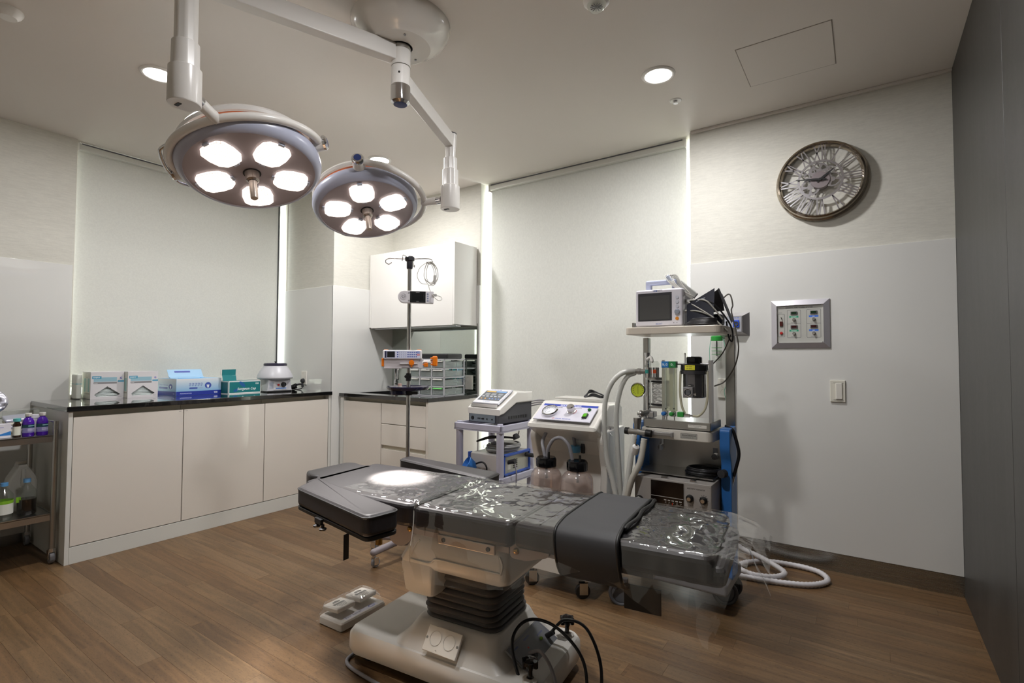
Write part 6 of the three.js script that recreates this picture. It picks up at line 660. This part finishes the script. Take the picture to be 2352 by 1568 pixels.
// ---------------------------------------------------------------- things on the clock wall
{
  const t = thing('wall_clock', 'round metal skeleton wall clock with Roman numerals and visible gears', 'clock', [-0.19, 2.15, ZB - 0.011]), ring = std('#b0a494', 0.16, 1), num = std('#c4c2c6', 0.22, 0.9);
  part('rim', [LA([[0.19, 0.02], [0.196, 0.05], [0.203, 0.058], [0.212, 0.054], [0.216, 0.04], [0.214, 0.03], [0.222, 0.022], [0.224, 0.008], [0.222, 0.0]], [0, 0, 0], [PI / 2, 0, 0], 72)], ring, t);
  const names = ['XII', 'I', 'II', 'III', 'IIII', 'V', 'VI', 'VII', 'VIII', 'IX', 'X', 'XI'];
  names.forEach((s, i) => {                                   // numerals stand on the inner ring, feet to the centre
    const strokes = [], H = 0.086, th = 0.0065, put = (a, b) => { const dx = b[0] - a[0], dy = b[1] - a[1]; strokes.push(tf(B(th, Math.hypot(dx, dy), 0.004), [(a[0] + b[0]) / 2, (a[1] + b[1]) / 2, 0], [0, 0, Math.atan2(-dx, dy)])); }; let x = 0; const wd = { I: 0.014, V: 0.034, X: 0.036 };
    const tot = [...s].reduce((q, c) => q + wd[c], 0); x = -tot / 2;
    for (const c of s) { const w = wd[c]; if (c === 'I') put([x + w / 2, 0], [x + w / 2, H]); else if (c === 'V') { put([x + 0.004, H], [x + w / 2, 0]); put([x + w - 0.004, H], [x + w / 2, 0]); } else { put([x + 0.004, H], [x + w - 0.004, 0]); put([x + w - 0.004, H], [x + 0.004, 0]); } x += w; }
    const a = -i * PI / 6; part('numeral', merge(strokes.map((g) => tf(tf(g, [0, 0.108, 0.042]), [0, 0, 0], [0, 0, a]))), num, t);
  });
  part('inner_ring', [LA([[0.1, 0.039], [0.1, 0.045], [0.111, 0.045], [0.111, 0.039], [0.1, 0.039]], [0, 0, 0], [PI / 2, 0, 0], 64)], num, t);
  const gear = (r, teeth, x, y, z, spokes) => { const s = new THREE.Shape(); for (let k = 0; k < teeth * 2; k++) { const a = k * PI / teeth, q = k % 2 ? r : r * 0.93; k ? s.lineTo(q * Math.cos(a), q * Math.sin(a)) : s.moveTo(q, 0); } s.closePath(); const n = spokes; for (let k = 0; k < n; k++) { const h = new THREE.Path(), a0 = k * 2 * PI / n + 0.25, a1 = (k + 1) * 2 * PI / n - 0.25; h.absarc(0, 0, r * 0.78, a0, a1, false); h.absarc(0, 0, r * 0.3, a1, a0, true); h.closePath(); s.holes.push(h); } return EX(s, 0.003, 0, [x, y, z], [0, 0, 0], 6); };
  for (const [r, n, x, y, z, k] of [[0.046, 30, -0.005, 0.055, 0.032, 5], [0.042, 26, 0.058, -0.005, 0.036, 3], [0.05, 30, -0.048, -0.032, 0.036, 4], [0.03, 20, -0.052, 0.045, 0.03, 4], [0.024, 18, 0.048, 0.05, 0.03, 3]]) part('gear', gear(r, n, x, y, z, k), num, t);
  part('movement', LA([[0, 0.046], [0.046, 0.046], [0.048, 0.042], [0.048, 0.006]], [0, 0, 0], [PI / 2, 0, 0], 40), std('#8d8486', 0.35, 0.5), t);
  const hand = (len, tail, w, a, z) => EX(SH([[-0.002, len], [0.002, len], [w, 0.02], [w * 0.7, -tail], [-w * 0.7, -tail], [-w, 0.02]]), 0.002, 0, [0, 0, z], [0, 0, -a]);
  part('hour_hand', hand(0.085, 0.02, 0.006, 52 * PI / 180, 0.05), M.black, t); part('minute_hand', hand(0.118, 0.03, 0.006, 277 * PI / 180, 0.0535), M.black, t); part('hand_cap', CY(0.008, 0.008, 0.006, [0, 0, 0.056], [PI / 2, 0, 0]), M.black, t);
  part('back_bracket', [CY(0.012, 0.012, 0.008, [0, 0, 0.004], [PI / 2, 0, 0])], M.grey, t); parts('spoke', [[0.7, 0.02], [2.5, 0.02], [4.4, 0.02]].map(([a]) => tf(B(0.155, 0.005, 0.003), [0.1225 * Math.cos(a), 0.1225 * Math.sin(a), 0.03], [0, 0, a])), num, t);
}
{
  const t = thing('gas_alarm_panel', 'silver-framed medical gas alarm panel on the white wall', 'alarm panel', [-0.302, 1.353, ZB + 0.0005]), W = 0.291, H = 0.274, al = std('#c6c4ca', 0.34, 0.5), d = 0.02;
  for (const [w, sx, sy, rz] of [[W, 0, 1, 0], [W, 0, -1, PI], [H, 1, 0, -PI / 2], [H, -1, 0, PI / 2]]) { const L = w / 2, s = SH([[-L, 0], [L, 0], [L - 0.03, -0.03], [-L + 0.03, -0.03]]); const g = new THREE.ExtrudeGeometry(s, { depth: d, bevelEnabled: false }), p = g.attributes.position; for (let i = 0; i < p.count; i++) if (p.getZ(i) > 0.01) p.setZ(i, p.getY(i) > -0.015 ? 0.006 : d); g.computeVertexNormals(); part('frame_bar', tf(g, [sx * W / 2, sy * H / 2, 0], [0, 0, rz]), al, t); }
  const fp = canvasTex(512, 470, (x) => { x.fillStyle = '#b9b9b2'; x.fillRect(0, 0, 512, 470); x.fillStyle = '#4e4e52'; x.font = 'bold 21px sans-serif'; x.fillText('MEDICAL GAS ALARM SYSTEM', 100, 40); x.strokeStyle = '#4c4c50'; x.lineWidth = 3; const box = (a, b, c, e) => { x.beginPath(); x.roundRect(a, b, c, e, 6); x.stroke(); }; box(14, 110, 76, 280); box(120, 62, 146, 340); box(332, 62, 146, 340); x.beginPath(); x.moveTo(120, 232); x.lineTo(266, 232); x.moveTo(332, 232); x.lineTo(478, 232); x.stroke(); for (const [X, c] of [[142, '#2f9a76'], [354, '#3f74d8']]) for (const Y of [134, 304]) { x.fillStyle = c; x.fillRect(X, Y, 100, 22); x.fillStyle = '#e8e8e4'; x.font = 'bold 15px sans-serif'; x.fillText(X < 200 ? 'OXYGEN' : 'AIR', X + (X < 200 ? 18 : 36), Y + 17); } x.fillStyle = '#55555a'; x.font = '12px sans-serif'; x.fillText('MODEL', 26, 96); for (const X of [160, 372]) for (const Y of [222, 392]) x.fillText('PRESSURE', X, Y); });
  part('face_plate', B(W - 0.05, H - 0.05, 0.006, [0, 0, 0.004]), std('#b9b9b2', 0.4), t); part('face_print', PL(W - 0.056, H - 0.056, [0, 0, 0.0076]), printMat(fp, 0.4), t);
  const X = (u) => (u / 512 - 0.5) * (W - 0.056), Y = (v) => (0.5 - v / 470) * (H - 0.056);
  for (const u of [193, 405]) for (const v of [98, 268]) { part('readout', B(0.034, 0.018, 0.006, [X(u), Y(v), 0.01], 0.001, 1), std('#6c6c6e', 0.3, 0.4), t); part('readout_glass', B(0.026, 0.012, 0.001, [X(u), Y(v), 0.0134]), v < 200 ? std('#14301c', 0.15) : std('#3a1214', 0.15), t); part('knob', LA([[0.0085, 0], [0.0085, 0.006], [0.0065, 0.008], [0.006, 0.014], [0, 0.015]], [X(u), Y(v + 82), 0.0076], [PI / 2, 0, 0], 18), M.chrome, t); }
  part('toggle', CY(0.003, 0.004, 0.014, [X(52), Y(150), 0.012], [PI / 2, 0, 0]), M.chrome, t); part('rocker_switch', B(0.016, 0.028, 0.008, [X(52), Y(228), 0.01], 0.001, 1), std('#4a1512', 0.3), t); part('red_button', LA([[0.008, 0], [0.008, 0.006], [0, 0.009]], [X(52), Y(342), 0.0076], [PI / 2, 0, 0], 18), M.red, t); parts('panel_screw', [[-1, 1], [1, 1], [-1, -1], [1, -1]].map(([a, b]) => LA([[0.0045, 0], [0.003, 0.002], [0, 0.0022]], [a * 0.11, b * 0.104, 0.007], [PI / 2, 0, 0], 10)), M.chrome, t);
}
{
  const t = thing('gas_outlet', 'brushed steel medical gas outlet box with blue square fitting', 'gas outlet', [-0.655, 1.362, ZB + 0.0005]), W = 0.18, H = 0.141, st = std('#b5b3b4', 0.3, 0.95);
  const o = [[-W / 2, -H / 2], [W / 2, -H / 2], [W / 2, H / 2], [-W / 2, H / 2]], i = o.map(([a, b]) => [a * 0.62 + (a > 0 ? 0 : 0), b * 0.68]), d = 0.035, g = new THREE.BufferGeometry(), pos = []; const tri = (a, b, c) => pos.push(...a, ...b, ...c); for (let k = 0; k < 4; k++) { const a = [...o[k], 0], b = [...o[(k + 1) % 4], 0], c = [...i[(k + 1) % 4], d], e = [...i[k], d]; tri(a, b, c); tri(a, c, e); } tri([...i[0], d], [...i[1], d], [...i[2], d]); tri([...i[0], d], [...i[2], d], [...i[3], d]); g.setAttribute('position', new THREE.Float32BufferAttribute(pos, 3)); g.computeVertexNormals(); part('outlet_box', prep(g), st, t);
  const gp = canvasTex(128, 128, (x) => { x.fillStyle = '#aeb0b8'; x.fillRect(0, 0, 128, 128); x.fillStyle = '#4462c8'; x.font = 'bold 11px sans-serif'; x.fillText('MEDICAL AIR', 44, 14); x.fillText('SAFE', 66, 122); x.beginPath(); x.arc(52, 118, 7, 0, 7); x.fill(); }); part('outlet_print', PL(0.1, 0.09, [0, 0, d + 0.0006]), printMat(gp, 0.35), t); part('outlet_fitting', B(0.036, 0.046, 0.008, [0.022, 0.002, d + 0.004], 0.008, 2), std('#2f56d0', 0.35), t); part('outlet_port', LA([[0.014, 0], [0.013, 0.004], [0.006, 0.003], [0.005, 0]], [0.022, 0.002, d + 0.008], [PI / 2, 0, 0], 20), M.darkgrey, t);
  // flow bottle hanging from the outlet
  const b = thing('humidifier_bottle', 'clear oxygen humidifier bottle with green cap hanging on the wall', 'bottle', [-0.735, 0, -3.24]), cl = M.clear; part('bottle_cap', LA([[0.033, 1.262], [0.034, 1.27], [0.034, 1.288], [0.02, 1.296], [0, 1.297]], [0, 0, 0], [0, 0, 0], 16), M.green, b); part('cap_arm', BX(0, 0.07, 1.292, 1.302, -0.01, 0.01, 0.003, 1), std('#2f7a30', 0.4), b); part('bottle_shell', LA([[0, 1.14], [0.026, 1.14], [0.029, 1.146], [0.03, 1.262]]), cl, b); part('dip_tube', CY(0.004, 0.004, 0.09, [0, 1.215, 0]), M.darkgrey, b); part('bubbler', CY(0.01, 0.01, 0.018, [0, 1.162, 0]), M.white, b); parts('level_line', [1.18, 1.2, 1.22].map((y) => LA([[0.0302, y], [0.0302, y + 0.002]])), std('#4a9a4a', 0.5), b);
  parts('oxygen_tube', [TB([[-0.034, 1.27, 0], [-0.04, 1.2, 0.01], [-0.036, 1.1, 0.01], [-0.03, 1.0, 0.02], [-0.03, 0.9, 0.02]], 0.002, 40, 6), TB([[0.035, 1.275, 0.0], [0.05, 1.22, 0.01], [0.055, 1.1, 0.0], [0.05, 1.0, 0.0], [0.04, 0.96, 0.0], [0.05, 0.9, 0.0], [0.06, 0.8, 0.01]], 0.002, 50, 6)], phy('#9fdcc4', 0.2, { transmission: 0.4, thickness: 0 }), b);
  part('wall_mount', BX(0.02, 0.06, 1.27, 1.31, -0.078, -0.045, 0.004, 1), M.steel, b);
  socket2('wall_socket', 'double wall socket half hidden behind the steel machine post', [-0.71, 0.975, ZB + 0.001], 0);
  const s = thing('light_switch', 'cream rocker light switch alone on the white wall', 'switch', [-0.126, 0.98, ZB + 0.0005]); part('plate', B(0.071, 0.119, 0.008, [0, 0, 0.004], 0.003, 2), std('#dcd9cc', 0.4), s); part('rocker', tf(B(0.03, 0.088, 0.009, [0, 0, 0], 0.003, 2), [0.006, 0, 0.0105], [0, 0.06, 0]), std('#e2dfd6', 0.35), s); part('rocker_frame', [BX(-0.02, 0.026, 0.045, 0.0475, 0.008, 0.0095), BX(-0.02, 0.026, -0.0475, -0.045, 0.008, 0.0095)], std('#b9b6ac', 0.4), s);
}
// ---------------------------------------------------------------- things on the floor
{
  const h = std('#d5d2d4', 0.45); single('corrugated_hose', 'white corrugated breathing hose coiled on the floor by the wall', 'hose', corrugated([[-0.9, 0.016, -2.9], [-0.7, 0.016, -2.86], [-0.58, 0.016, -2.925], [-0.437, 0.016, -2.945], [-0.266, 0.016, -3.003], [-0.186, 0.016, -3.09], [-0.185, 0.016, -3.17], [-0.24, 0.016, -3.235], [-0.356, 0.016, -3.25], [-0.49, 0.018, -3.21], [-0.574, 0.02, -3.11], [-0.58, 0.022, -3.02], [-0.5, 0.024, -2.965], [-0.4, 0.03, -2.985], [-0.365, 0.036, -3.05], [-0.43, 0.044, -3.12], [-0.52, 0.046, -3.2], [-0.6, 0.06, -3.22], [-0.66, 0.12, -3.18], [-0.65, 0.16, -3.1], [-0.6, 0.13, -3.0], [-0.62, 0.05, -2.9], [-0.75, 0.03, -2.82]], 0.0135, 0.009, 0.0013), h);
  const t = thing('foot_pedal', 'twin grey foot pedal in a clear plastic bag beside the table base', 'foot pedal', [-1.9, 0, -1.515], 0.03), pm = std('#c9c3ba', 0.5); part('pedal_base', [LOFT([[0.004, 0.15, 0.25, 0.012], [0.03, 0.148, 0.248, 0.012], [0.036, 0.138, 0.238, 0.012]])], pm, t); part('base_sole', BX(-0.07, 0.07, 0, 0.004, -0.12, 0.12), M.black, t);
  for (const z of [0.058, -0.062]) { const p = part('pedal', tf(B(0.1, 0.02, 0.098, [0, 0, 0], 0.006, 2), [-0.022, 0.064, z], [0, 0, 0.08]), std('#d6d0c7', 0.5), t); const pr = canvasTex(128, 128, (x) => { x.fillStyle = '#d6d0c7'; x.fillRect(0, 0, 128, 128); x.fillStyle = '#6d6a64'; x.beginPath(); x.moveTo(14, 56); x.lineTo(30, 34); x.lineTo(44, 42); x.lineTo(44, 92); x.lineTo(24, 88); x.fill(); x.fillRect(54, 24, 24, 84); for (let k = 0; k < 3; k++) x.fillRect(84 + k * 14, 30 + k * 6, 7, 70 - k * 12); }); part('pedal_print', tf(PL(0.088, 0.088, [0, 0, 0], [-PI / 2, 0, 0]), [-0.023, 0.0747, z], [0, 0, 0.08]), printMat(pr, 0.5), p); }
  const lb = canvasTex(256, 40, (x) => { x.fillStyle = '#c5c3cc'; x.fillRect(0, 0, 256, 40); x.fillStyle = '#33363e'; x.font = 'bold 18px sans-serif'; x.fillText('FOOT SWITCH', 10, 27); x.strokeStyle = '#3646a8'; x.lineWidth = 4; x.beginPath(); x.ellipse(214, 20, 22, 12, 0, 0, 7); x.stroke(); }); part('pedal_label', PL(0.18, 0.026, [0.05, 0.0365, 0.0], [-PI / 2, 0, PI / 2]), printMat(lb), t);
  part('clear_bag', grid(20, 26, (a, b) => { const x = -0.082 + a * 0.165, z = -0.132 + b * 0.264, e = Math.min(a, 1 - a, b, 1 - b), k = Math.min(1, e * 9); return [x + 0.004 * (vnoise(z * 60, x * 30) - 0.5), 0.012 + k * (0.075 + 0.008 * (vnoise(x * 60, z * 60) - 0.5)) - (a > 0.7 ? (a - 0.7) * 0.06 : 0), z]; }), phy('#ffffff', 0.06, { transmission: 1, thickness: 0, ior: 1.5 }), t);
  const W = (u, v, y) => [-1.143 + u * Math.cos(0.105) + v * Math.sin(0.105), y, -1.55 - u * Math.sin(0.105) + v * Math.cos(0.105)];
  const k = thing('table_cables', 'black control cables looping off the foot end of the table base', 'cables'); part('black_cable', TB([W(0.19, -0.085, 0.15), W(0.24, -0.1, 0.2), W(0.33, -0.08, 0.2), W(0.41, -0.0, 0.13), W(0.42, 0.09, 0.04), W(0.34, 0.16, 0.006), W(0.3, 0.22, 0.006)], 0.0055, 70, 8), M.cableBlack, k); part('black_cable', TB([W(0.3, 0.2, 0.006), W(0.2, 0.16, 0.09), W(0.13, 0.1, 0.19), W(0.14, 0.0, 0.22), W(0.24, -0.02, 0.21), W(0.36, 0.03, 0.15), W(0.4, 0.13, 0.05), W(0.37, 0.22, 0.006), W(0.32, 0.28, 0.006)], 0.0055, 80, 8), M.cableBlack, k); part('black_cable', TB([W(0.3, 0.13, 0.006), W(0.36, 0.08, 0.006), W(0.43, 0.06, 0.02), W(0.5, 0.12, 0.012), W(0.52, 0.2, 0.006)], 0.0055, 50, 8), M.cableBlack, k); part('grey_cable', TB([W(0.18, 0.07, 0.15), W(0.23, 0.08, 0.17), W(0.3, 0.13, 0.13), W(0.36, 0.22, 0.03), W(0.38, 0.3, 0.007)], 0.006, 50, 8), M.cableGrey, k);
  single('white_power_cable', 'grey-white power cable running along the near side of the table base', 'cable', TB([W(-0.49, 0.1, 0.02), W(-0.525, 0.18, 0.008), W(-0.5, 0.235, 0.007), W(-0.38, 0.262, 0.007), W(-0.2, 0.28, 0.007), W(0.0, 0.3, 0.03), W(0.12, 0.26, 0.12), W(0.2, 0.28, 0.1), W(0.3, 0.33, 0.01)], 0.0065, 90, 8), M.cableGrey);
}
scene.traverse((o) => { if (o.isMesh) { o.castShadow = true; o.receiveShadow = true; } if (o.isSpotLight || o.isPointLight || o.isDirectionalLight) o.castShadow = true; });
scene.add(camera);
renderer.render(scene, camera);
